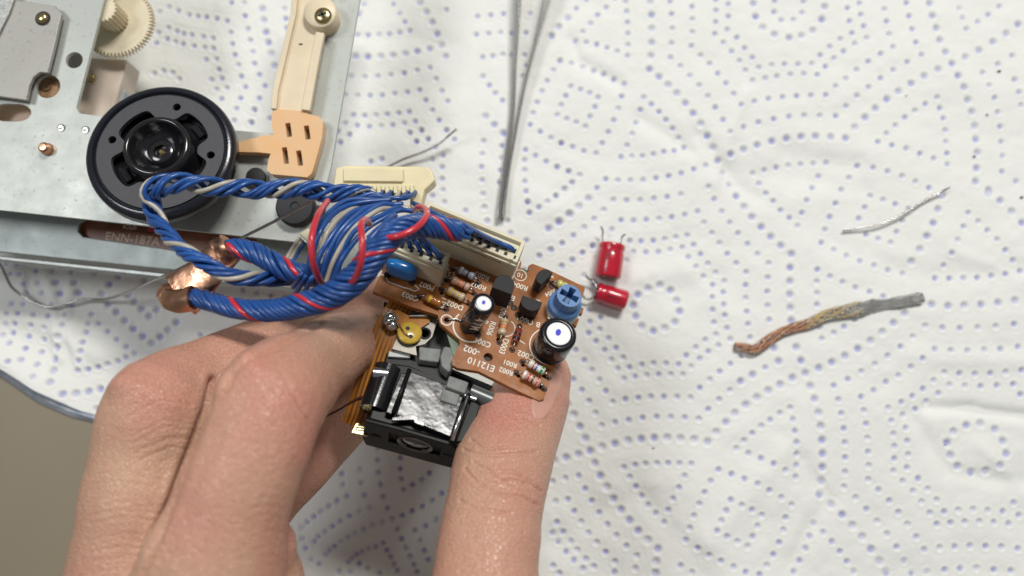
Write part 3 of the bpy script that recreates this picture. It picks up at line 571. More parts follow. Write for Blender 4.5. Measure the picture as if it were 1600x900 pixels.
clip = MB(); outl = pz([(425, 176), (430, 170), (470, 173), (482, 178), (498, 182), (505, 190), (503, 215), (490, 262), (487, 271), (480, 277), (424, 272), (417, 266), (419, 250), (423, 240), (405, 238), (360, 237), (345, 232), (345, 224), (372, 222), (412, 212), (428, 210), (424, 195)], cz)
clip.prism(outl, (0, 0, -3.2), [rrect(451, 203, 8, 22, 8, cz, .15), rrect(480, 207, 8, 22, 8, cz, .15), rrect(446, 243, 8, 26, 8, cz, .15), rrect(468, 247, 8, 24, 8, cz, .15)])
mesh_obj('orange_latch', clip, orange, mech, bevel=.45)
mb = MB(); mb.lathe([(5.2, 0), (5.2, 2.4), (4.7, 3.0), (1.2, 3.0), (1.0, 2.6), (.01, 2.6)], Matrix.Translation(P(465, 326, ZT)), 36); gm = mesh_obj('rubber_grommet', mb, mat('matt_black_rubber', (.02, .02, .024), .6), mech, angle=50)
mb = MB(); mb.box((6, 3.2, 2.2), Matrix.Translation(P(492, 332, ZT)) @ Matrix.Rotation(-.1, 4, 'Z')); mesh_obj('grommet_tab', mb, dark, gm, bevel=.4)
mb = MB(); mb.lathe([(2.6, 0), (2.6, 1.6), (2.2, 1.9), (.01, 1.9)], Matrix.Translation(P(402, 279, ZT)), 28); mesh_obj('rubber_foot', mb, dark, mech, angle=50)
# skirt, lower frame and brown board
sk = MB(); a = pz([(-130, 316), (0, 330), (250, 356), (500, 383)], ZT - 1.25); 
sk.loops([[tuple(p + Vector((0, 9, 0))), tuple(p + Vector((0, 10.2, 0))), tuple(p + Vector((0, 10.2, -13))), tuple(p + Vector((0, 9, -13)))] for p in a]); mesh_obj('shade_skirt', sk, mat('shaded_steel', (.10, .105, .10), .5, .2), mech)  # darkened steel strip, shade below the plate edge put into its colour
ZL = 24.0
slot = pz([(124, 349), (135, 342), (400, 372), (404, 385), (398, 404), (310, 398), (255, 388), (130, 370), (122, 362)], ZL)
lf = plate('lower_frame', [(-130, 300), (0, 316), (250, 340), (560, 366), (574, 380), (578, 400), (572, 428), (560, 443), (500, 443), (250, 420), (0, 394), (-130, 380)], ZL, 1.3, zinc2, [slot], bevel=.35)
plate('frame_lip', [(-130, 384), (0, 399), (250, 425), (500, 447), (500, 455), (250, 434), (0, 407), (-130, 391)], ZL - 2.5, 5.5, mat('lip_steel', (.42, .44, .42), .4, .5, (.2, .2)), bevel=.5)
mb = MB(); mb.prism(pz([(100, 325), (560, 375), (540, 445), (100, 398)], ZL - 2.6), (0, 0, -1.2)); eb = mesh_obj('brown_board', mb, pcb3, mech)
M = frame(P(207, 374, ZL - 2.5), P(300, 384, 0) - P(200, 373, 0), (0, 0, 1))
lettering('lettering', 'ENN-187A', 3.5, M, silk3, eb)
M = frame(P(203, 355, ZL - 2.5), P(300, 363, 0) - P(200, 355, 0), (0, 0, 1)); lettering('lettering', 'ICUS', 1.9, M, silk3, eb)
mb = MB(); mb.prism(pz([(170, 345), (240, 352), (238, 366), (168, 357)], ZL - 2.52), (0, 0, -.02)); mesh_obj('dark_patch', mb, pcbedge, eb)
mb = MB(); mb.tube(spline(pz([(232, 358), (250, 362), (262, 372), (268, 382)], ZL - 1.8), 20), .7, 8); mesh_obj('red_wire', mb, wred, eb, angle=180)
# platter
pc = P(250, 235, ZT + 12); zc = (Vector((0, -.14, 1))).normalized(); back = (CP - pc).normalized()
nrm = (Vector((0.04, .05, 1)) + CU * .10).normalized(); F = frame(pc, (1, 0, 0), nrm); RR = 119.5 * mm(ZT + 12)
mb = MB(); mb.lathe([(RR * .55, -4.6), (RR * .96, -4.4), (RR * 1.0, -3.6), (RR, -1.6), (RR * .985, -.5), (RR * .95, .1), (RR * .905, .25), (RR * .89, 0), (RR * .875, -.7), (RR * .85, -.7)], F, 96, cap=False)
plat = mesh_obj('turntable', mb, rubber, mech, angle=50)
mb = MB(); mb.lathe([(RR * .86, -3.4), (.01, -3.4)], F, 64, cap=False); mesh_obj('turntable_floor', mb, blackgl, plat)
inner = []; nn = 180
def inr(a):
    v = 0.49
    for c in (2.35, .72, -.62, 3.72):
        dd = abs((a - c + math.pi) % (2 * math.pi) - math.pi); v = max(v, .49 + .17 / (1 + math.exp((dd - .47) * 28)))
    return v
inner = [F @ Vector((RR * inr(2 * math.pi * i / nn) * math.cos(2 * math.pi * i / nn), RR * inr(2 * math.pi * i / nn) * math.sin(2 * math.pi * i / nn), -.25)) for i in range(nn)]
outer = [F @ Vector((RR * .845 * math.cos(2 * math.pi * i / 96), RR * .845 * math.sin(2 * math.pi * i / 96), -.25)) for i in range(96)]
hls = [[F @ Vector((RR * .68 * math.cos(a) + 1.05 * math.cos(t_), RR * .68 * math.sin(a) + 1.05 * math.sin(t_), -.25)) for t_ in [2 * math.pi * i / 16 for i in range(16)]] for a in (R(78), R(167), R(-4))]
mb = MB(); mb.prism(outer, tuple(nrm * -1.3), [inner] + hls); mesh_obj('turntable_ring', mb, blackmt, plat, bevel=.15)
mb = MB(); mb.lathe([(RR * .52, -3.3), (RR * .49, -1.8), (RR * .465, -.2), (RR * .45, 1.8), (RR * .43, 2.5), (RR * .40, 2.9), (RR * .375, 2.8), (RR * .355, 2.3), (RR * .34, -.4), (RR * .22, -1.8), (RR * .18, -.3), (RR * .16, 0), (RR * .085, 0), (RR * .08, -1.2), (.01, -1.4)], F, 72, cap=False)
hub = mesh_obj('turntable_hub', mb, blackgl, plat, angle=60)
mb = MB(); mb.lathe([(.9, 0), (.9, .5), (.5, .8), (.01, .8)], F @ Matrix.Translation((0, 0, -1.4)), 20); mesh_obj('spindle', mb, brass, hub)
for a in (2.35, .72, -.62, 3.72):
    mb = MB(); mb.box((RR * .10, RR * .22, 1.0), F @ Matrix.Rotation(a, 4, 'Z') @ Matrix.Translation((RR * .56, 0, -3.3))); mesh_obj('magnet_block', mb, blackgl, plat, bevel=.3)
# ================================================================== OPTICAL PICKUP ASSEMBLY (held in the hand)
A20 = R(20); LEAN = R(31)
BK = -CF; BUx = (CR * math.cos(A20) - CU * math.sin(A20)); V2 = (CR * math.sin(A20) + CU * math.cos(A20))
BN = (BK * math.cos(LEAN) + V2 * math.sin(LEAN)).normalized(); BO = P(760, 500, 56.0)
BF = frame(BO, BUx, BN); BFi = BF.inverted(); BV = BN.cross(BUx)
pk = thing('laser_pickup', BF, 'laser pickup with brown circuit board and black optics held between the fingers', 'laser pickup')
def B(px, py, h=0.0): return onplane(px, py, BO + BN * h, BN)
def BM(px, py, h=0.0, rot=0.0, lean=0.0): return frame(B(px, py, h), BUx, BN) @ Matrix.Rotation(R(rot), 4, 'Z') @ Matrix.Rotation(R(lean), 4, 'X')
def bpts(pts, h=0.0): return [B(a, b, h) for a, b in pts]
def bc(px, py, r, h=0, n=16):
    c = B(px, py, h); return [c + BUx * math.cos(2 * math.pi * i / n) * r + BV * math.sin(2 * math.pi * i / n) * r for i in range(n)]
holes = [bc(763, 558, 1.1), bc(698, 500, .7), bc(643, 435, .55), bc(699, 478, .5), bc(797, 470, .8), bc(779, 531, .6), bc(799, 546, .6), bc(851, 588, .55), bc(846, 605, .55), bc(817, 570, .5), bc(810, 587, .5), bc(743, 446, .6), bc(803, 480, .7), bc(822, 494, .7), bc(862, 446, .7), bc(690, 458, .5), bc(700, 438, .5)]
bout = [(583, 455), (590, 437), (598, 422), (596, 412), (588, 408), (585, 401), (590, 396), (600, 398), (606, 388), (603, 378), (606, 370), (700, 385), (735, 380), (805, 408), (812, 405), (815, 412), (813, 418), (818, 427), (826, 424), (826, 415), (832, 412), (856, 421), (913, 448), (914, 452), (905, 478), (912, 482), (910, 490), (904, 489), (900, 495), (905, 499), (901, 509), (892, 506), (889, 512), (862, 586), (850, 623), (843, 626), (810, 611), (748, 580), (715, 575), (707, 570), (706, 562), (719, 536), (717, 530), (688, 506), (684, 492), (640, 478)]
mb = MB(); mb.prism(bpts(bout), tuple(-BN * 1.5), holes); board = mesh_obj('circuit_board', mb, pcb, pk, bevel=.12)
mb = MB(); mb.prism(bpts([(591, 452), (604, 392), (804, 415), (905, 452), (845, 618), (712, 568), (690, 495)], -1.51), tuple(-BN * .25)); mesh_obj('copper_side', mb, mat('solder_mask_side', (.05, .10, .04), .4), board)
def silk_text(t_, px, py, rot=180, size=2.0, sx=.95): lettering('printed_text', t_, size, BM(px, py, .03, rot), silk, board, sx=sx)
for a in [('P002', 667, 447), ('C003', 641, 463), ('D002', 711, 477), ('R007', 748, 447), ('R003', 753, 431), ('R004', 813, 447), ('C001', 754, 535), ('-002', 737, 547, 180, 2.3), ('E12110', 752, 569, 180, 2.35), ('C002', 822, 555), ('R001', 797, 568, 180, 1.75), ('R002', 791, 580, 180, 1.75), ('Q001', 820, 500),
          ('Q003', 786, 486, -90), ('R006', 767, 513, -90), ('D003', 787, 541, -90), ('R', 758, 503, -90), ('E', 802, 466), ('C', 793, 467, -90, 1.6), ('B', 841, 507), ('R', 840, 470, -90, 1.5), ('E', 861, 432, -90, 1.6), ('Q004', 862, 457, -135, 1.7), ('2', 702, 428, 180, 1.5), ('10', 813, 430, 180, 1.8)]: silk_text(*a)
def ringp(px, py, r, wd=.22, a0=0, a1=360, n=40):
    L = []; c = BM(px, py, .03)
    for i in range(n + 1):
        a = R(a0 + (a1 - a0) * i / n); L.append([tuple(c @ Vector(((r - wd / 2) * math.cos(a), (r - wd / 2) * math.sin(a), 0))), tuple(c @ Vector(((r + wd / 2) * math.cos(a), (r + wd / 2) * math.sin(a), 0)))])
    mb = MB(); mb.loops(L, False, False); mesh_obj('printed_ring', mb, silk, board)
ringp(702, 428, 1.15); ringp(813, 430, 1.55); ringp(858, 541, 4.75, .28); ringp(698, 500, 1.35, .3); ringp(735, 510, 4.1, .35, 150, 330); ringp(790, 512, 2.3, .22, -80, 70)
def line(pts, wd=.24):
    q = bpts(pts, .03); L = []
    for i, p in enumerate(q):
        T = (q[min(i + 1, len(q) - 1)] - q[max(i - 1, 0)]).normalized(); N = T.cross(BN) * wd / 2; L.append([tuple(p - N), tuple(p + N)])
    mb = MB(); mb.loops(L, False, False); mesh_obj('printed_line', mb, silk, board)
line([(701, 412), (696, 430), (687, 447), (680, 446)]); line([(592, 427), (602, 431), (606, 440), (630, 449), (643, 452)], .3); line([(647, 444), (655, 452), (648, 455), (640, 452)], .3); line([(812, 408), (806, 424), (797, 442)], .3)
line([(688, 470), (697, 474)], .3); line([(690, 465), (697, 468)], .3); line([(683, 479), (690, 481), (695, 477)], .3); line([(812, 532), (820, 537)], .3)
# hole liners show dark, with solder pads
for h in holes:
    c = sum(h, Vector()) / len(h)
    mb = MB(); mb.prism([c - BN * 1.49 + (p - c) * 1.3 for p in h], tuple(-BN * .1)); mesh_obj('hole_floor', mb, hole, board)
def socket(name, pa, pb, depth_mm, H, pins, m, slot=False):
    """pa, pb: base front edge end points in the photo"""
    A = B(*pa); Bq = B(*pb); ux = (Bq - A); L = ux.length; ux.normalize(); uy = BN.cross(ux)
    Fm = frame(A, ux, BN)
    mb = MB()
    t1 = 1.0; inn = 1.15
    mb.prism([Fm @ Vector(p) for p in ((0, 0, H), (L, 0, H), (L, depth_mm, H), (0, depth_mm, H))], tuple(-BN * H), [[Fm @ Vector((x, y, H)) for x, y in ((1.0, 1.5), (L - 1.0, 1.5), (L - 1.0, depth_mm - .9), (1.0, depth_mm - .9))]])
    o = mesh_obj(name, mb, m, pk, bevel=.18)
    mb = MB(); mb.box((L, .5, 1.1), Fm @ Matrix.Translation((L / 2, -.25, H - 2.1))); mesh_obj('lip', mb, m, o, bevel=.15)
    mb = MB(); mb.box((L - 2.1, depth_mm - 2.5, H * .86), Fm @ Matrix.Translation((L / 2, depth_mm / 2 + .3, .1))); mesh_obj('plug_body', mb, m, o)
    if slot:
        mb = MB(); mb.box((L * .82, .12, .75), Fm @ Matrix.Translation((L * .45, -.03, H - 2.9))); mesh_obj('keying_slot', mb, dark, o)
        mb = MB(); mb.box((.8, 1.6, 2.4), Fm @ Matrix.Translation((L - 1.6, .7, H - 2.0))); mesh_obj('key', mb, m, o, bevel=.15)
    out = []
    for i in range(pins):
        x = 1.9 + (L - 3.8) * i / (pins - 1)
        mb = MB(); mb.box((1.1, 1.3, .25), Fm @ Matrix.Translation((x, depth_mm / 2 + .2, H * .86))); mesh_obj('pin_cavity', mb, dark, o)
        mb = MB(); mb.box((.8, .9, .9), Fm @ Matrix.Translation((x + .75, 1.1, H - .8))); mesh_obj('notch', mb, dark, o)
        out.append(Fm @ Vector((x, depth_mm / 2 + .2, H * .86)))
    return out
pinsA = socket('short_socket', (606, 414), (687, 447), 4.6, 8.6, 5, conn)
pinsB = socket('long_socket', (648, 380), (797, 441), 6.6, 9.6, 11, conn, True)
# ---- axial parts
bandc = {n: mat('band_' + n, c, .35, coat=.3) for n, c in dict(red=(.45, .02, .015), orange=(.75, .17, .03), black=(.01, .01, .01), brown=(.12, .03, .01), green=(.02, .25, .09), blue=(.04, .10, .42), white=(.7, .7, .66), gold=(.55, .36, .10), yellow=(.75, .5, .03), violet=(.2, .03, .3), grey=(.3, .3, .3)).items()}
for k_, m_ in bandc.items(): m_.name = k_ + '_band_paint'
resb = mat('beige_resistor_body', (.62, .50, .33), .35, 0, (.6, .15), coat=.4); resp = mat('pink_resistor_body', (.66, .40, .30), .35, 0, (.6, .15), coat=.4); resbl = mat('blue_grey_resistor_body', (.34, .38, .46), .35, coat=.4); resw = mat('pale_resistor_body', (.66, .63, .55), .35, coat=.4); resg = mat('green_resistor_body', (.42, .48, .22), .35, coat=.4)
glassd = mat('orange_glass_diode', (.62, .22, .05), .08, 0, coat=1, trans=.35); dred = mat('dark_red_diode_glass', (.20, .03, .02), .1, 0, coat=1)
def axial(name, a, b, r, bm_, bands, h=1.5, lead=1.6, straight=False, label=None):
    A = B(*a, h); C = B(*b, h); ax = (C - A).normalized(); L = (C - A).length; F_ = frame(A, BN, ax); o_ = None
    k = .82 if not straight else 1.0
    prof = [(r * .35, -.12), (r * .85, 0), (r, .35), (r, .9), (r * k, 1.15), (r * k, L - 1.15), (r, L - .9), (r, L - .35), (r * .85, L), (r * .35, L + .12)]
    mb = MB(); mb.lathe(prof, F_, 20); o_ = mesh_obj(name, mb, bm_, pk, angle=60)
    if label: o_['label'] = label
    for s, c, wd in bands:
        rr = (r if (s * L < 1.0 or s * L > L - 1.0) else r * k) + .025
        mb = MB(); mb.lathe([(rr, 0), (rr, wd)], F_ @ Matrix.Translation((0, 0, s * L - wd / 2)), 20, cap=False); mesh_obj('colour_band', mb, bandc[c], o_)
    for s in (-1, 1):
        p0 = A if s < 0 else C; d_ = ax * s
        mb = MB(); mb.tube([p0, p0 + d_ * (lead * .45), p0 + d_ * (lead * .8) - BN * .25, p0 + d_ * lead - BN * .9, p0 + d_ * (lead + .05) - BN * (h + .5)], .24, 7); mesh_obj('lead', mb, tin, o_, angle=180)
        mb = MB(); mb.lathe([(.75, 0), (.6, .05), (.3, .1)], frame(p0 + d_ * lead - BN * h, BUx, BN), 12); mesh_obj('lead_hole', mb, hole, o_)
    return o_
axial('resistor', (717, 421), (740, 433), 1.0, resbl, [(.2, 'white', .35), (.62, 'black', .4), (.82, 'grey', .35)], label='blue grey resistor with a black band below the long socket')
axial('resistor', (707, 437), (733, 450), 1.05, resp, [(.2, 'gold', .4), (.42, 'orange', .4), (.58, 'orange', .3), (.75, 'black', .45)], label='pink resistor with orange and black bands')
axial('resistor', (700, 453), (725, 466), 1.05, resb, [(.22, 'yellow', .4), (.45, 'gold', .35), (.68, 'gold', .35)], label='beige resistor with gold bands')
axial('diode', (665, 464), (689, 475), .95, glassd, [(.3, 'yellow', .7)], straight=True, label='orange glass diode with a yellow band')
axial('resistor', (827, 567), (850, 581), 1.05, resw, [(.3, 'red', .4), (.5, 'blue', .4), (.85, 'green', .6)], label='pale resistor with red, blue and green bands')
axial('resistor', (817, 584), (843, 599), 1.1, resp, [(.1, 'white', .5), (.36, 'red', .4), (.6, 'black', .4), (.85, 'red', .3)], label='pink resistor with red and black bands at the board corner')
axial('resistor', (789, 500), (784, 522), 1.05, resb, [(.2, 'gold', .35), (.45, 'orange', .4), (.62, 'orange', .4)], label='beige resistor with orange bands standing beside R006')
axial('diode', (811, 514), (805, 534), .9, dred, [(.45, 'black', .5), (.8, 'black', .7)], straight=True, label='dark red glass diode beside D003')
axial('resistor', (871, 442), (886, 449), 1.0, resg, [(.3, 'yellow', .4)], label='greenish resistor half hidden behind the blue trimmer')
# ---- electrolytics
def electro(px, py, r, H, lean_u, stripes, label, text=None, toprot=0):
    ax = (BN + BUx * lean_u[0] + BV * lean_u[1]).normalized(); F_ = frame(B(px, py, .3), BUx, ax)
    mb = MB(); mb.lathe([(r * .8, 0), (r * .98, .15), (r, .5), (r, 1.2), (r * .93, 1.6), (r * .93, 1.9), (r, 2.4), (r, H - .8), (r * .97, H - .25), (r * .88, H), (r * .68, H + .02), (r * .66, H - .12)], F_, 44)
    o = mesh_obj('electrolytic_capacitor', mb, capblk, pk, angle=60); o['label'] = label
    mb = MB(); mb.lathe([(r * .66, H - .1), (r * .64, H - .02), (.01, H)], F_, 36, cap=False); mesh_obj('end_disc', mb, white, o)
    mb = MB(); rx = r * .17; mb.prism([F_ @ Vector((rx * math.cos(t_) * .85 - r * .05, rx * math.sin(t_) * 1.2 + r * .05, H + .03)) for t_ in [2 * math.pi * i / 16 for i in range(16)]], tuple(ax * -.02)); mesh_obj('ink_dot', mb, inkblue, o)
    for (a0, a1, s0, s1, m_) in stripes:
        L = []
        for i in range(13):
            a = R(a0 + (a1 - a0) * i / 12); rr = r + .03
            L.append([tuple(F_ @ Vector((rr * math.cos(a), rr * math.sin(a), s0 * H))), tuple(F_ @ Vector((rr * math.cos(a), rr * math.sin(a), s1 * H))), tuple(F_ @ Vector((rr * .9 * math.cos(a), rr * .9 * math.sin(a), H + .03 if s1 > .93 else s1 * H)))])
        mb = MB(); mb.loops(L, False, False); mesh_obj('stripe', mb, m_, o)
    if text:
        for i, ch in enumerate(text[0]):
            a = R(text[1]); rr = r + .04; c = F_ @ Vector((rr * math.cos(a), rr * math.sin(a), H * text[2] - i * text[3])); rad = (F_.to_3x3() @ Vector((math.cos(a), math.sin(a), 0)))
            lettering('printed_text', ch, text[4], frame(c, -ax if text[5] else ax.cross(rad), rad), text[6] if len(text) > 6 else silk, o, sx=.9)
    return o
electro(736, 507, 2.7, 12.0, (0.12, 0), [(100, 150, .2, .94, capgrey)], 'small black capacitor with white top and blue dot', ('47M', -75, .72, 2.3, 3.0, True), 0)
electro(859, 545, 4.35, 8.6, (0.03, 0), [(65, 105, .2, .94, capgrey)], 'large black capacitor with white top and blue dot at the board edge')
for (px, py, rr) in [(737, 507, 2.55)]:
    for s in (-1, 1):
        mb = MB(); c = B(px, py) + BUx * s * 1.0 ; mb.tube([c, c + BN * .8], .25, 6); mesh_obj('lead', mb, tin, pk)
mb = MB(); mb.tube(spline([B(698, 500, -.4), B(703, 499, .35), B(715, 499, .5), B(726, 505, .6)], 16), .25, 7); mesh_obj('lead', mb, tin, pk, angle=180)
# ---- blue dipped capacitor
cM = BM(626, 430, 1.1, 2); mb = MB(); bm = bmesh.new(); bmesh.ops.create_cube(bm, size=1); bmesh.ops.subdivide_edges(bm, edges=bm.edges, cuts=5, use_grid_fill=True)
vs = []
for v in bm.verts:
    x, y, z = v.co * 2; m4 = lambda a_, e: math.copysign(abs(a_) ** e, a_); l = (abs(x) ** 3.5 + abs(y) ** 3 + abs(z) ** 3) ** (1 / 3.2) or 1; vs.append((x / l * 4.0, y / l * 1.45, z / l * 2.9 + 2.6))
bm.verts.index_update(); mb.add(vs, [tuple(v.index for v in f.verts) for f in bm.faces], cM); bm.free()
bl = mesh_obj('blue_capacitor', mb, bluecer, pk, angle=180)
for s in (-1, 1):
    mb = MB(); mb.tube([cM @ Vector((s * 3.0, 0, .9)), cM @ Vector((s * 3.1, 0, -.6)), cM @ Vector((s * 3.1, 0, -2))], .3, 8); mesh_obj('lead', mb, tin, bl)
    mb = MB(); mb.lathe([(.95, 0), (.8, .06), (.3, .08)], cM @ Matrix.Translation((s * 3.1, -.4, -1.08)), 14); mesh_obj('lead_hole', mb, hole, bl)
# ---- transistors
def to92(px, py, rot, H, w_=4.7, lean=0, h0=1.2, label=None, dep=3.6):
    F_ = BM(px, py, h0, rot, lean); pr = []
    for i in range(17):
        a = math.pi * i / 16; pr.append((w_ / 2 * math.cos(a), dep * .62 * math.sin(a) + dep * .12, H))
    pr += [(-w_ / 2, -dep * .3, H), (w_ / 2, -dep * .3, H)]
    mb = MB(); mb.prism([F_ @ Vector(p) for p in pr], tuple((F_.to_3x3() @ Vector((0, 0, -H))))); o = mesh_obj('transistor', mb, transi, pk, bevel=.14)
    if label: o['label'] = label
    for i in (-1, 0, 1):
        mb = MB(); mb.tube([F_ @ Vector((i * 1.2, 0, .1)), F_ @ Vector((i * 1.25, 0, -h0 - 1))], .25, 6); mesh_obj('leg', mb, tin, o)
    return o
to92(779, 470, 0, 7.2, 5.0, 0, 1.0, 'tall black transistor between the small capacitor and the long socket', 4.4)
to92(826, 482, 180, 3.4, 4.9, 0, 1.6, 'black transistor above the lettering Q001', 3.2)
to92(845, 447, 68, 4.6, 4.7, 0, 1.2, 'slim black transistor near the top edge of the board', 2.6)
for a, b in ((797, 473), (803, 481), (810, 492), (829, 497), (862, 447), (728, 518), (746, 523)):
    mb = MB(); mb.lathe([(.85, 0), (.7, .07), (.3, .12)], BM(a, b, .03), 14); mesh_obj('solder_hole', mb, hole, board)
# ---- trimmer
F_ = BM(877, 487, 0, -10); mb = MB(); mb.lathe([(4.2, 0), (4.2, 2.2), (4.0, 2.5), (3.9, 2.5)], F_, 40); tr = mesh_obj('trimmer', mb, trimbase, pk, angle=50); tr['label'] = 'blue trimmer potentiometer with a slotted crown'
mb = MB(); mb.lathe([(4.05, 2.4), (4.05, 4.2), (3.8, 4.5), (3.1, 4.6), (2.9, 4.9)], F_, 40); mesh_obj('dial', mb, bluetrim, tr, angle=50)
cr = []
for i in range(40):
    a = 2 * math.pi * i / 40; cr.append(((3.0 + (.12 if i % 2 else 0)) * math.cos(a), (3.0 + (.12 if i % 2 else 0)) * math.sin(a), 8.4))
hl = []
for a, r_ in [(R(90 * k + o), rr) for k in range(4) for o, rr in ((-20, 2.4), (20, 2.4), (45, .85))]: hl.append(F_ @ Vector((r_ * math.cos(a), r_ * math.sin(a), 8.4)))
mb = MB(); mb.prism([F_ @ Vector(p) for p in cr], tuple(BN * -3.9), [hl]); mesh_obj('crown', mb, bluetrim, tr, bevel=.12)
mb = MB(); mb.box((1.2, .9, .35), F_ @ Matrix.Translation((-1.5, -4.1, 1.5))); mesh_obj('terminal', mb, tin, tr)
# ---- pickup body below the board
def bbox(name, quad, h1, h0, m, parent=pk, bevel=.3, extra=None):
    mb = MB(); mb.prism(bpts(quad, h1), tuple(BN * (h0 - h1))); return mesh_obj(name, mb, m, parent, bevel=bevel)
H1 = -4.0
body = bbox('optics_body', [(596, 580), (606, 566), (640, 570), (735, 606), (752, 638), (728, 706), (704, 691), (575, 655)], H1 - 1.6, -19, pickblk, bevel=.6)
mb = MB(); mb.tube([B(607, 576, -7.2), B(583, 642, -7.2)], 3.4, 20); mesh_obj('rounded_side', mb, blackgl, body, angle=50)
bbox('gloss_cover', [(641, 580), (727, 611), (704, 683), (619, 648)], H1 + .6, H1 - 2, chrome, body, .25)
bbox('gloss_cover', [(626, 582), (637, 583), (612, 648), (602, 644)], H1 + .7, H1 - 2, chrome, body, .3)
for a, b in (((640, 577), (614, 646)), ((733, 616), (711, 684))):
    mb = MB(); mb.tube([B(*a, H1 + .5), B(*b, H1 + .5)], .55, 10); mesh_obj('edge_rib', mb, pickblk, body, angle=180)
mb = MB(); mb.tube([B(730, 619, H1 + .9), B(706, 688, H1 + .9)], .5, 12); mesh_obj('chrome_rod', mb, chromem, body, angle=180)
bbox('side_panel', [(737, 622), (750, 634), (733, 690), (712, 690)], H1 - .5, -12, mat('satin_grey_black', (.022, .025, .026), .45, spec=.15), body, .3)
# front face details: on the plane facing -V
Cf0 = B(575, 655, H1 - 1.6); Cf1 = B(704, 691, H1 - 1.6); fu = (Cf1 - Cf0).normalized(); fn = fu.cross(BN)
if fn.dot(CP - Cf0) < 0: fn = -fn
FF = frame(Cf0, fu, fn); upf = FF.to_3x3() @ Vector((0, 1, 0)); sg = 1 if upf.dot(BN) > 0 else -1
def fp(x, y, z=0): return FF @ Vector((x, sg * y, z))
LF = (Cf1 - Cf0).length
mb = MB(); mb.prism([fp(x, y, .9) for x, y in ((-.6, .4), (LF * .35, 1.0), (LF + .4, .6), (LF + 3.2, -4.5), (LF + 2.6, -15.2), (0, -15.6), (-.8, -12))], tuple(fn * -.9), [[fp(x, y, .9) for x, y in ((LF * .28, -2.6), (LF * .92, -2.6), (LF * .92, -8.6), (LF * .28, -8.6))]])
ff = mesh_obj('front_frame', mb, mat('satin_black_front', (.012, .013, .013), .42, 0, (1, .25), spec=.15), body, bevel=.25)
mb = MB(); mb.prism([fp(x, y, .05) for x, y in ((LF * .26, -2.4), (LF * .94, -2.4), (LF * .94, -8.8), (LF * .26, -8.8))], tuple(fn * -.3)); mesh_obj('front_recess', mb, dark, ff)
FL = frame(fp(LF * .60, -5.6, .1), fu, fn)
mb = MB(); mb.lathe([(4.3, 0), (4.3, .9), (4.0, 1.1), (3.7, .9), (3.5, .5)], FL, 48, cap=False); mesh_obj('lens_ring', mb, mat('grey_lens_ring', (.20, .21, .21), .35), ff, angle=50)
mb = MB(); mb.lathe([(3.55, .2), (2.6, .62), (1.3, .85), (.01, .9)], FL, 40, cap=False); mesh_obj('lens', mb, glass, ff, angle=180)
for x in (LF * .12, LF * 1.02):
    mb = MB(); mb.box((2.4, 1.8, .3), frame(fp(x, -7.5, .8), fu, fn)); mesh_obj('front_notch', mb, dark, ff)
bbox('clip_lever', [(644, 647), (655, 651), (653, 655), (665, 660), (662, 666), (648, 661), (646, 656), (612, 657), (613, 652)][:9], H1 + .9, H1 - .2, chrome, body, .12)
# grey cast blocks, rail and metal bracket
bbox('grey_block', [(694, 540), (713, 544), (708, 574), (702, 582), (690, 572), (688, 556)], -1.7, -9, greyblk, pk, .5)
bbox('grey_block', [(655, 541), (690, 545), (686, 566), (655, 562)], -3.0, -9, greyblk, pk, .4)
bbox('grey_block', [(702, 586), (733, 597), (727, 615), (697, 604)], -1.6, -5, greyblk, pk, .4)
bbox('grey_block', [(692, 606), (720, 615), (714, 634), (687, 625)], -2.8, -5, greyblk, pk, .4)
bbox('grey_frame', [(684, 500), (722, 535), (706, 575), (780, 606), (774, 620), (700, 598), (640, 572), (652, 540), (670, 520)], -7, -12, mat('dark_cast_grey', (.07, .075, .072), .6, 0, (.4, .3), (2, .05), spec=.2), pk, .5)
bbox('black_carrier', [(604, 548), (650, 553), (690, 570), (735, 592), (728, 612), (640, 574), (600, 568)], -5.6, -12, pickblk, pk, .4)
bbox('grey_bar', [(608, 548), (641, 549), (641, 559), (606, 557)], -4.6, -6.0, mat('light_grey_bar', (.42, .44, .42), .4), pk, .2)
mb = MB(); mb.tube([B(735, 612, -5.5), B(768, 626, -5.5)], 1.9, 16); mesh_obj('guide_bushing', mb, mat('satin_dark_metal', (.12, .13, .13), .35, .5), pk, angle=50)
mb = MB(); mb.tube([B(718, 616, -4), B(744, 624, -4)], .6, 10); mesh_obj('guide_rod', mb, chromem, pk, angle=50)
mb = MB(); mb.tube([B(583, 583, -5), B(606, 585, -5)], 1.5, 16); mesh_obj('chrome_bushing', mb, chromem, pk, angle=50)
mb = MB(); mb.prism(bpts([(642, 484), (684, 494), (683, 502), (676, 526), (664, 538), (650, 541), (652, 556), (612, 545), (622, 522)], -3.4), tuple(-BN * .6), [bc(664, 521, 1.2, -3.4)])
mesh_obj('metal_bracket', mb, mat('bronze_grey_metal', (.24, .22, .19), .42, .5, (.5, .3)), pk, bevel=.12)
mb = MB(); mb.lathe([(1.5, 0), (1.5, .3), (1.2, .35), (1.1, .1)], BM(664, 521, -3.3), 24, cap=False); mesh_obj('bracket_eyelet', mb, dark, pk)
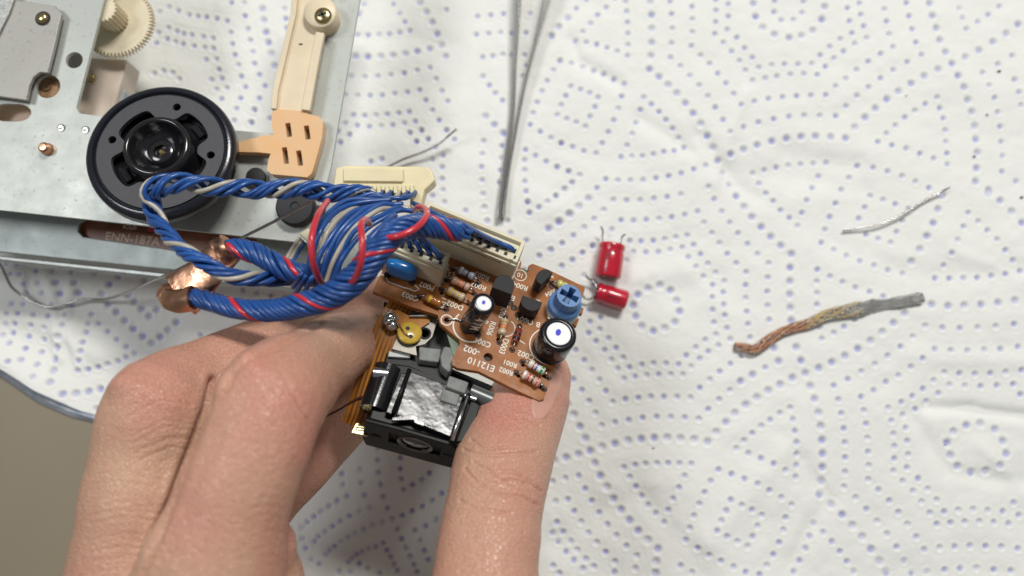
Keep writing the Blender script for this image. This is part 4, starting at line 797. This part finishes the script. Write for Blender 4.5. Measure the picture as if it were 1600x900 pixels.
# flex ribbon with traces
fx = [(640, 460, -3), (630, 478, -3.4), (612, 505, -4), (600, 535, -5), (588, 570, -7), (575, 610, -9.5), (563, 650, -12), (556, 668, -14)]
fq = spline([B(*p) for p in fx], 60)
def ribbon(off0, off1, lift, m, name, parent, i0=0, i1=60):
    L = []
    for i in range(i0, i1):
        T = (fq[min(i + 1, 59)] - fq[max(i - 1, 0)]).normalized(); N = T.cross(BN).normalized(); up = N.cross(T); up = up if up.dot(BN) > 0 else -up
        L.append([tuple(fq[i] + N * off0 + up * lift), tuple(fq[i] + N * off1 + up * lift), tuple(fq[i] + N * off1 + up * (lift - .12)), tuple(fq[i] + N * off0 + up * (lift - .12))])
    mb = MB(); mb.loops(L); return mesh_obj(name, mb, m, parent)
fl = ribbon(-3.6, 3.6, 0, flex, 'flex_ribbon', pk)
for k_ in range(6): ribbon(-2.9 + k_ * 1.0, -2.4 + k_ * 1.0, .05, flexline, 'copper_trace', fl)
bbox('flex_pad', [(602, 488), (622, 484), (640, 494), (668, 492), (672, 503), (652, 516), (628, 520), (612, 512)], -2.6, -2.75, flex, pk, 0)
F_ = BM(640, 521, -2.4); mb = MB(); mb.lathe([(2.9, 0), (2.9, .5), (2.6, .8), (.01, .85)], F_, 32); yo = mesh_obj('yellow_cap', mb, yellow, pk, angle=60)
for x, y in ((-.8, .7), (.6, -1.0)):
    mb = MB(); mb.lathe([(.55, .8), (.5, .9), (.01, .9)], F_ @ Matrix.Translation((x, y, 0)), 12); mesh_obj('pin_hole', mb, dark, yo)
for (a, b, r_) in ((609, 496, 1.5), (613, 508, 1.6), (606, 503, 1.2), (616, 499, 1.1)):
    mb = MB(); mb.lathe([(r_, -.3), (r_ * .95, .3), (r_ * .7, .9), (r_ * .3, 1.2), (.01, 1.25)], BM(a, b, -2.4), 16); mesh_obj('solder_joint', mb, solder, pk, angle=180)
mb = MB(); mb.tube([B(640, 494, -2), B(667, 494, -2)], .28, 8); mesh_obj('jumper', mb, tin, pk)
mb = MB(); mb.tube(spline([B(622, 506, -1.8), B(632, 520, -1.2), B(640, 528, -1.8)], 12), .22, 6); mesh_obj('jumper', mb, copper, pk)
mb = MB(); mb.tube(spline([B(500, 655, -13), B(530, 640, -12), B(560, 622, -10), B(575, 618, -9)], 24), .28, 6); mesh_obj('loose_wire', mb, mat('dark_thin_wire', (.10, .03, .02), .3), pk, angle=180)
gp = MB(); gp.prism(bpts([(575, 622), (586, 610), (592, 615), (574, 681), (549, 676)], -13.2), tuple(-BN * .8)); go = mesh_obj('gold_contact', gp, gold, pk, bevel=.1)
for i in range(12):
    f = i / 12; a = (572 - f * 20, 630 + f * 45); b_ = (588 - f * 12, 632 + f * 46)
    mb = MB(); mb.tube([B(*a, -13.15), B(*b_, -13.15)], .16, 5); mesh_obj('contact_ridge', mb, gold, go)
bbox('underside_plate', [(600, 470), (690, 500), (720, 560), (640, 575), (596, 570)], -12.2, -14, pickblk, pk, .4)
# ================================================================== WIRE HARNESSES
RW = .62
def frames(q):
    n = len(q); T = [(q[min(i + 1, n - 1)] - q[max(i - 1, 0)]).normalized() for i in range(n)]
    a = Vector((0, 0, 1)); out = []
    for t_ in T:
        a = (a - t_ * a.dot(t_)).normalized(); out.append((a.copy(), t_.cross(a)))
    return out
def bundle(parent, path, n, Rb, twist, mats, starts=None, ends=None, rw=RW, inner=0, N=64, jitter=.35, phase=0.0, flat=1.0):
    q = spline(path, N); fr = frames(q); Rs = Rb if hasattr(Rb, '__len__') else [Rb, Rb]
    for k in range(n + inner):
        inn = k >= n; ph = phase + (k / n if not inn else (k - n) / max(1, inner)) * 2 * math.pi; pts = []
        j1, j2, j3 = random.uniform(0, 6), random.uniform(.6, 1.3), random.uniform(0, 6)
        for i in range(0, N):
            s = i / (N - 1); f = s * (len(Rs) - 1); j = min(int(f), len(Rs) - 2); f -= j; rad = Rs[j] * (1 - f) + Rs[j + 1] * f
            rad *= (.45 if inn else 1.0) * (1 + .10 * jitter * math.sin(j1 + s * 9 * j2)); a = ph + twist * s * 2 * math.pi + jitter * .5 * math.sin(j3 + s * 6)
            pts.append(q[i] + fr[i][0] * math.cos(a) * rad * flat + fr[i][1] * math.sin(a) * rad)
        pts = pts[::2]
        if starts and k < len(starts): pts = list(starts[k]) + pts[2:]
        if ends and k < len(ends): pts = pts[:-2] + list(ends[k])
        mb = MB(); mb.tube(spline(pts, 110), rw, 8)
        mesh_obj('wire', mb, mats[k % len(mats)], parent, angle=180)
def W(*p): return P(*p)
h1 = thing('wire_harness', P(430, 420, 40), 'thick twisted bundle of blue and red wires running from the board through the copper sleeve', 'wire bundle')
b_, r_, g_ = wblue, wred, wgrey
# thick bundle: long socket -> crest -> lower run -> copper
pathA = [W(735, 366, 71), W(690, 356, 74), (W(655, 352, 77)), W(622, 362, 80), W(592, 390, 81), W(562, 428, 80), W(524, 458, 78), W(475, 476, 76), W(425, 485, 74), W(372, 482, 72), W(325, 470, 70), W(300, 464, 69)]
endsB = [[pinsB[10 - i % 11] - BN * .2, pinsB[10 - i % 11] + BN * 1.0 - BUx * .9, pinsB[10 - i % 11] + BN * (1.8 + .1 * i) - BUx * 4.5 - BV * (.4 - .06 * i)] for i in range(11)]
bundle(h1, pathA, 11, [1.7, 2.1, 2.2, 2.3, 2.6, 2.6, 2.3, 2.0, 1.8, 1.7, 1.7], 4.4, [b_, b_, b_, b_, b_, b_, r_, b_, b_, b_, b_, b_, b_, b_], starts=endsB, inner=3, N=120)
# short socket wires
for i, p in enumerate(pinsA):
    q = [p - BN * .2, p + BN * 1.6 - BUx * .4, p + BN * 3.4 - BUx * (1.5 + .4 * i) + BV * .8, W(668 - 7 * i, 366 - 2 * i, 72 + i * .4), W(632 - 6 * i, 352, 75), W(600, 352 + 3 * i, 77), W(575, 372 + 4 * i, 78)]
    mb = MB(); mb.tube(spline(q, 60), RW, 8); mesh_obj('wire', mb, b_, h1, angle=180)
# return bundle out of the copper sleeve
pathB = [W(352, 392, 67), W(365, 388, 67), W(400, 396, 68), W(430, 412, 69), W(462, 426, 69), W(500, 428, 68), W(530, 420, 66)]
bundle(h1, pathB, 10, [1.7, 1.9, 1.9, 1.9, 1.8, 1.7], 1.7, [b_, b_, b_, b_, b_, b_, b_, b_, r_, b_, b_, b_, b_], inner=4, N=80, phase=.4)
# fan of wires rising from the crossing to the crest
for i in range(9):
    f = i / 8
    q = [W(480 + 40 * f, 446 - 4 * f, 69), W(481 + 52 * f, 410 - 4 * f, 74 - 3 * f), W(492 + 76 * f, 366 - 8 * f, 75 - 4 * f), W(514 + 98 * f, 330 + 4 * f, 70 - 2 * f), W(548 + 80 * f, 315 + 12 * f, 66), W(606 + 44 * f, 312 + 18 * f, 64)]
    q = [p + Vector((random.uniform(-.35, .35), random.uniform(-.35, .35), random.uniform(-.8, .8))) for p in q]
    mb = MB(); mb.tube(spline(q, 60), RW, 8); mesh_obj('wire', mb, g_ if i in (2, 6) else b_, h1, angle=180)
for i in range(2):
    f = i / 1; q = [W(618 + 40 * f, 336 + 6 * f, 73), W(600 + 34 * f, 350 + 6 * f, 77), W(570 + 34 * f, 385 - 4 * f, 79), W(545 + 20 * f, 425, 76), W(520 + 14 * f, 455, 72)]
    mb = MB(); mb.tube(spline(q, 50), RW, 8); mesh_obj('wire', mb, b_, h1, angle=180)
for q in ([W(512, 314, 71), W(496, 338, 80), W(487, 372, 84), W(488, 405, 83), W(497, 432, 78), W(506, 446, 72)],
          [W(578, 350, 76), W(572, 343, 82), W(564, 352, 87), W(566, 380, 89), W(564, 410, 88), W(556, 432, 84), W(540, 452, 78)],
          [W(648, 332, 64), W(653, 324, 70), W(664, 326, 74), W(666, 338, 79), W(650, 356, 83), W(622, 369, 84), W(596, 372, 82)]):
    mb = MB(); mb.tube(spline(q, 60), RW * 1.12, 10); mesh_obj('wire', mb, r_, h1, angle=180)
# stray ends hanging at the crossing
for (x0, y0, x1, y1) in ((478, 432, 462, 458), (486, 436, 474, 462), (470, 430, 458, 448)):
    mb = MB(); mb.tube(spline([W(x0 + 8, y0 - 10, 70), W(x0, y0, 72), W(x1, y1, 66)], 20), RW, 8); mesh_obj('wire', mb, b_, h1, angle=180)
# copper sleeve: flattened, crumpled tube between the two bundle mouths
cl = spline([W(362, 380, 66), W(340, 400, 66), W(318, 420, 65), W(296, 440, 65), (W(276, 456, 66)), W(268, 466, 67)], 30)
def crump(q, Ra, Rbv, name, seed, nrm):
    r0 = random.Random(seed); L = []; fr_ = frames(q); phs = [r0.uniform(0, 6) for _ in range(6)]
    for i, p in enumerate(q):
        s = i / (len(q) - 1); row = []
        for k in range(28):
            a = 2 * math.pi * k / 28; cr_ = 1 + .09 * math.sin(2 * a + phs[0] + s * 3) + .05 * math.sin(4 * a + phs[1] - s * 5) + .04 * abs(math.sin(3 * a + s * 7 + phs[2]))
            ra = Ra[0] * (1 - s) + Ra[1] * s; rb = Rbv[0] * (1 - s) + Rbv[1] * s
            row.append(tuple(p + fr_[i][0] * math.cos(a) * rb * cr_ + fr_[i][1] * math.sin(a) * ra * cr_))
        L.append(row)
    mb = MB(); mb.loops(L); return mesh_obj(name, mb, copptape, h1, angle=40)
crump(spline([W(360, 384, 67.5), W(345, 396, 67)], 8), (3.3, 3.6), (2.9, 2.9), 'copper_sleeve', 3, None)
crump(spline([W(354, 390, 67), W(334, 412, 67.5), W(308, 440, 67), W(282, 462, 66.5)], 24), (4.2, 4.9), (1.3, 1.5), 'copper_sleeve', 4, None)
crump(spline([W(258, 462, 66), W(268, 468, 68), W(284, 470, 69), W(303, 466, 69.5)], 16), (1.8, 3.0), (1.6, 2.8), 'copper_sleeve', 5, None)
crump(spline([W(268, 447, 65), W(262, 456, 66), W(260, 466, 66)], 12), (1.4, 2.6), (1.0, 2.0), 'copper_sleeve', 6, None)
# small connector and wires under the fan
h3 = thing('small_connector', P(474, 374, 40), 'small ivory connector behind the red wire', 'connector')
mb = MB(); mb.prism(pz([(466, 365), (480, 356), (496, 366), (500, 395), (484, 400), (478, 376)], 46), (0, 0, -6)); mesh_obj('housing', mb, conn, h3, bevel=.5)
for a, m_ in (((468, 372), g_), ((476, 380), b_), ((472, 376), g_)):
    mb = MB(); mb.tube(spline([W(a[0], a[1], 43), W(a[0] - 12, a[1] + 18, 46), W(a[0] - 26, a[1] + 42, 52)], 20), .55, 8); mesh_obj('wire', mb, m_, h3, angle=180)
# thin harness with grey wires
h2 = thing('wire_harness', P(400, 320, 40), 'thinner loose twist of blue and grey wires looping over the turntable to the pale connector', 'wire bundle')
# dangling connector
zc_ = 56
mb = MB(); mb.prism(pz([(524, 262), (540, 258), (668, 260), (676, 268), (680, 282), (674, 288), (664, 296), (656, 330), (640, 324), (641, 300), (528, 296), (520, 290)], zc_), (0, 0, -5.2)); dc = mesh_obj('pale_connector', mb, conn2, h2, bevel=.55)
mb = MB(); mb.prism(pz([(536, 262), (630, 263), (630, 284), (536, 283)], zc_ + .8), (0, 0, -1)); mesh_obj('raised_top', mb, conn2, dc, bevel=.3)
pc_ = []
for i in range(9):
    x = 536 + i * 13; mb = MB(); mb.prism(pz([(x, 288), (x + 6, 288), (x + 7, 302), (x + 1, 302)], zc_ + .9), (0, 0, -3.4)); mesh_obj('connector_tooth', mb, conn2, dc, bevel=.25)
    mb = MB(); mb.prism(pz([(x + 7, 294), (x + 12, 294), (x + 13, 302), (x + 8, 302)], zc_ - .2), (0, 0, -3)); mesh_obj('pin_cavity', mb, dark, dc)
    pc_.append((x + 10, 299))
pathD = [W(590, 306, 60), W(555, 302, 62), W(515, 300, 62), W(460, 296, 62), W(400, 296, 62), W(340, 292, 64), W(290, 287, 65), W(252, 290, 65), W(233, 302, 64), W(236, 320, 63), W(246, 344, 64), (W(268, 374, 69)), W(300, 400, 73), W(335, 420, 75.5), W(370, 433, 74), W(410, 436, 70), W(450, 434, 64), W(482, 428, 58)]
stD = [[W(pc_[8 - k][0], pc_[8 - k][1], zc_ - 1), W(pc_[8 - k][0] - 6, 305 + 2 * (k % 3), zc_ + 2), W(pc_[8 - k][0] - 22, 310 + 3 * (k % 3), 61)] for k in range(7)]
bundle(h2, pathD, 7, [1.3, 1.7, 2.0, 1.8, 1.7, 1.8, 2.2, 1.6, 1.3, 1.2, 1.2, 1.2, 1.2, 1.3], -6.6, [b_, b_, g_, b_, b_, b_, b_], starts=stD, N=240, jitter=1.25, inner=0)
# ================================================================== HAND
def chain(mb, pts, n=26, seg=22, fl=.92):
    q = spline([P(a, b, z) for a, b, z, r in pts], n)
    k = len(pts) - 1; L = [0.0]
    cp_ = [P(a, b, z) for a, b, z, r in pts]
    for i in range(k): L.append(L[-1] + (cp_[i + 1] - cp_[i]).length)
    rs = []
    for i in range(n):
        s = L[-1] * i / (n - 1); j = 0
        while j < k - 1 and s > L[j + 1]: j += 1
        f = (s - L[j]) / (L[j + 1] - L[j]); f = f * f * (3 - 2 * f); rs.append(pts[j][3] * (1 - f) + pts[j + 1][3] * f)
    T1 = (q[-1] - q[-2]).normalized(); rr = rs[-1]; T0 = (q[0] - q[1]).normalized(); r0 = rs[0]
    q2 = [q[0] + T0 * r0 * math.sin(a) for a in (1.4, 1.0, .5)] + q + [q[-1] + T1 * rr * math.sin(a) for a in (.5, 1.0, 1.4)]
    r2 = [r0 * math.cos(a) for a in (1.4, 1.0, .5)] + rs + [rr * math.cos(a) for a in (.5, 1.0, 1.4)]
    mb.tube(q2, r2, seg, flat=fl)
hm = MB()
chain(hm, [(270, 1120, 80, 19), (300, 1000, 86, 17), (333, 890, 90, 13.8), (366, 780, 92, 10.9), (398, 700, 91, 10.6), (422, 630, 88, 11.0), (448, 598, 82, 10.6), (485, 572, 72, 9.2), (525, 545, 60, 8.8), (562, 528, 44, 8.3), (612, 505, 30, 7.3)], 60)     # index
chain(hm, [(170, 1120, 66, 16), (198, 950, 72, 13.6), (218, 800, 74, 12.2), (231, 700, 74, 11.5), (246, 640, 75, 11.2), (272, 617, 71, 10.6), (325, 592, 64, 9.9), (420, 552, 54, 9.8), (520, 512, 40, 9.6), (590, 480, 32, 9.0)], 60)  # middle
chain(hm, [(300, 900, 48, 12), (380, 810, 46, 9.5), (455, 738, 43, 8.2), (508, 688, 38, 7.4), (565, 630, 32, 7.2)], 40)     # ring, under the pickup
chain(hm, [(735, 1130, 76, 17), (752, 1000, 78, 13.0), (762, 870, 73, 11.0), (772, 790, 67, 10.9), (786, 725, 61, 11.3), (808, 665, 54, 10.8), (832, 615, 49, 9.8), (845, 590, 47, 8.0)], 50, fl=.86)
chain(hm, [(330, 1200, 70, 26), (450, 1240, 72, 26), (600, 1210, 72, 22), (740, 1130, 74, 17)], 30)
chain(hm, [(180, 1130, 58, 18), (330, 1230, 68, 28), (460, 1500, 75, 32), (480, 1900, 78, 30)], 30)
chain(hm, [(350, 985, 72, 16), (395, 905, 76, 11), (410, 855, 80, 7.2)], 20)
chain(hm, [(230, 1050, 58, 15), (270, 900, 56, 12), (300, 760, 58, 9)], 20)
me = bpy.data.meshes.new('raw'); me.from_pydata([tuple(Vector(v) * U) for v in hm.v], [], hm.f); fixn(me)
ro = bpy.data.objects.new('raw', me); S.collection.objects.link(ro)
rm = ro.modifiers.new('r', 'REMESH'); rm.mode = 'VOXEL'; rm.voxel_size = .75 * U
sm = ro.modifiers.new('s', 'SMOOTH'); sm.iterations = 6; sm.factor = .6
sb = ro.modifiers.new('u', 'SUBSURF'); sb.levels = 1; sb.render_levels = 1
bpy.context.view_layer.update()
hme = bpy.data.meshes.new_from_object(ro.evaluated_get(bpy.context.evaluated_depsgraph_get())); bpy.data.objects.remove(ro)
n = len(hme.vertices); V = np.zeros(n * 3, np.float32); hme.vertices.foreach_get('co', V); V = V.reshape(-1, 3).astype(np.float64) / U
Nn = np.zeros(n * 3, np.float32); hme.vertices.foreach_get('normal', Nn); Nn = Nn.reshape(-1, 3)
px, py = proj(V); face = (Nn * ((np.array(CP) - V) / np.linalg.norm(np.array(CP) - V, axis=1)[:, None])).sum(1); fz = np.clip(face * 2, 0, 1)
disp = np.zeros(n); red = np.zeros(n)
def hcrease(pts, wd, dep, zmin=0):
    global disp
    pts = [(a + random.uniform(-3, 3), b + random.uniform(-3, 3)) for a, b in pts]
    best = np.full(n, 1e9)
    L = 0; pts = [(float(a), float(b)) for a, b in pts]
    endf = np.zeros(n)
    for k_, (a, b) in enumerate(zip(pts[:-1], pts[1:])):
        dx, dy = b[0] - a[0], b[1] - a[1]; tt = ((px - a[0]) * dx + (py - a[1]) * dy) / (dx * dx + dy * dy); tc = np.clip(tt, 0, 1)
        dd = np.hypot(px - a[0] - tc * dx, py - a[1] - tc * dy); best = np.minimum(best, dd)
    disp -= dep * (np.exp(-(best / wd) ** 2) - .18 * np.exp(-((best - 2.6 * wd) / (1.6 * wd)) ** 2)) * fz * (V[:, 2] > zmin)
def bumpat(x, y, rad, amp, reda=0, zmin=0):
    global disp, red
    g = np.exp(-(((px - x) ** 2 + (py - y) ** 2) / rad ** 2)) * fz * (V[:, 2] > zmin); disp += amp * g; red += reda * g
# knuckle lumps and redness
bumpat(392, 572, 30, 1.5, .4, 60); bumpat(470, 620, 60, .6, .7, 60); bumpat(186, 588, 30, 1.4, .4, 50); bumpat(250, 600, 60, .3, .3, 50); bumpat(300, 830, 60, .0, .3)
bumpat(800, 740, 60, .5, .25); bumpat(850, 600, 60, 0, .9); bumpat(770, 650, 40, 0, .8); bumpat(480, 700, 40, .3, .7); bumpat(440, 840, 50, 0, .5); bumpat(560, 470, 50, 0, .5)
hcrease([(333, 596), (324, 636), (292, 716), (262, 790), (229, 873), (213, 905)], 5.5, 2.0, 50)
hcrease([(352, 606), (362, 585), (400, 556), (450, 528), (500, 505)], 5, 1.2, 40)
# thumb joint folds
for c in ([(722, 700), (745, 712), (775, 716), (812, 712), (835, 705)], [(724, 735), (745, 755), (780, 770), (815, 780), (836, 790)], [(765, 735), (800, 740), (830, 756), (845, 770)], [(770, 757), (800, 750), (825, 762)], [(742, 722), (770, 745), (800, 760)], [(715, 785), (740, 795), (765, 800), (800, 804)], [(800, 650), (820, 655), (840, 665)], [(735, 690), (760, 702), (790, 702)]):
    hcrease(c, 1.8, .48)
hcrease([(352, 612), (356, 600), (372, 585), (395, 567)], 3, .5, 60)
for k_ in range(9): hcrease([(395 + k_ * 6, 590 + 5 * k_), (430 + k_ * 5, 578 + 8 * k_), (455 + k_ * 4, 600 + 9 * k_)], 2.0, random.uniform(.04,.2), 60)
for k_ in range(9): hcrease([(185 + k_ * 4, 615 + 13 * k_), (235 + k_ * 4, 585 + 14 * k_), (290 + k_ * 2, 590 + 14 * k_)], 2.0, random.uniform(.03,.17), 55)
for k_ in range(16): hcrease([(140, 745 + 10 * k_), (190, 738 + 10 * k_ + 4 * math.sin(k_)), (255, 752 + 9 * k_)], 1.8, random.uniform(.03,.15), 55)
for k_ in range(8): hcrease([(385 + 3 * k_, 800 + 12 * k_), (420 + 2 * k_, 790 + 13 * k_), (445, 800 + 13 * k_)], 1.8, random.uniform(.03,.15), 55)
# irregular small relief of skin
disp += .35 * vnoise(V[:, 0] + V[:, 2], V[:, 1], 9, 21) + .16 * vnoise(V[:, 0] + .5 * V[:, 2], V[:, 1] - .4 * V[:, 2], 3.2, 22)
V2_ = V + Nn * disp[:, None]
hme.vertices.foreach_set('co', (V2_ * U).astype(np.float32).ravel()); hme.update(); hme.shade_smooth()
ca = hme.color_attributes.new('pigment', 'FLOAT_COLOR', 'POINT')
base_c = np.array([.575, .325, .225]); red_c = np.array([.57, .235, .18]); pale = np.array([.70, .47, .31])
red = np.clip(red + .8 * vnoise(V[:, 0], V[:, 1] + V[:, 2], 12, 31) + .18 * vnoise(V[:, 0] + V[:, 2], V[:, 1], 4, 32), -.5, 1)
c_ = base_c[None] * (1 - np.clip(red, 0, 1))[:, None] + red_c[None] * np.clip(red, 0, 1)[:, None]; c_ = c_ * (1 - np.clip(-red, 0, 1))[:, None] + pale[None] * np.clip(-red, 0, 1)[:, None]
ca.data.foreach_set('color', np.concatenate([c_, np.ones((n, 1))], 1).astype(np.float32).ravel())
skin = mat('skin', (.6, .35, .25), .36, 0, None, None, sss=.2, attr='pigment', spec=.6, rnoise=(.9, .13))
nt = skin.node_tree; bs = nt.nodes['Principled BSDF']; tc = nt.nodes.new('ShaderNodeTexCoord'); mp = nt.nodes.new('ShaderNodeMapping'); nt.links.new(tc.outputs['Object'], mp.inputs[0]); mp.inputs['Scale'].default_value = (1 / U,) * 3
vo = nt.nodes.new('ShaderNodeTexVoronoi'); vo.feature = 'DISTANCE_TO_EDGE'; vo.inputs['Scale'].default_value = 1.25
nz = nt.nodes.new('ShaderNodeTexNoise'); nz.inputs['Scale'].default_value = .9; nz.inputs['Detail'].default_value = 6
mx = nt.nodes.new('ShaderNodeMixRGB'); mx.inputs[0].default_value = .35; nt.links.new(mp.outputs[0], mx.inputs[1]); nt.links.new(nz.outputs['Color'], mx.inputs[2]); nt.links.new(mp.outputs[0], nz.inputs['Vector'])
va = nt.nodes.new('ShaderNodeVectorMath'); va.operation = 'ADD'; nt.links.new(mp.outputs[0], va.inputs[0]); nt.links.new(nz.outputs['Color'], va.inputs[1]); nt.links.new(va.outputs[0], vo.inputs['Vector'])
mt = nt.nodes.new('ShaderNodeMath'); mt.operation = 'MINIMUM'; mt.inputs[1].default_value = .16; nt.links.new(vo.outputs['Distance'], mt.inputs[0])
m2 = nt.nodes.new('ShaderNodeMath'); m2.operation = 'MULTIPLY_ADD'; m2.inputs[1].default_value = .5; nt.links.new(nz.outputs['Fac'], m2.inputs[0]); nt.links.new(mt.outputs[0], m2.inputs[2])
bp = nt.nodes.new('ShaderNodeBump'); bp.inputs['Distance'].default_value = .55 * U; bp.inputs['Strength'].default_value = 1.0
nt.links.new(m2.outputs[0], bp.inputs['Height']); nt.links.new(bp.outputs[0], bs.inputs['Normal'])
hme.materials.append(skin); hme.name = 'hand'
hand = bpy.data.objects.new('hand', hme); S.collection.objects.link(hand)
tag(hand, 'bare left hand holding the laser pickup between thumb and fingers', 'hand')
# thumb nail
from mathutils.bvhtree import BVHTree
bv = BVHTree.FromPolygons([tuple(v.co / U) for v in hme.vertices], [tuple(p.vertices) for p in hme.polygons])
nl = MB(); L = []
for i in range(15):
    sv = i / 14; c0 = Vector((842 + 26 * sv, 655 - 82 * sv)); hw = (16 + 8 * sv) * math.sqrt(max(.03, 1 - abs(2 * sv - 1) ** 4)); row = []
    for k_ in range(13):
        tv = -1 + 2 * k_ / 12; x = c0.x + tv * hw * .93 - 3; y = c0.y + tv * hw * .40
        h_, nn_, _, _ = bv.ray_cast(CP, ray(x, y).normalized())
        if h_ is None or (row and (h_ - row[-1]).length > 4): h_ = row[-1] if row else bv.find_nearest(P(x, y, 52))[0]; nn_ = Vector((0, 0, 0))
        row.append(h_ + nn_ * (.28 if 0 < k_ < 12 and 0 < i < 14 else -.1))
    L.append([tuple(p) for p in row])
nl.loops(L, False, False); mesh_obj('thumbnail', nl, mat('nail', (.60, .33, .26), .36, 0, (.25, .10), sss=.2), hand, angle=180)
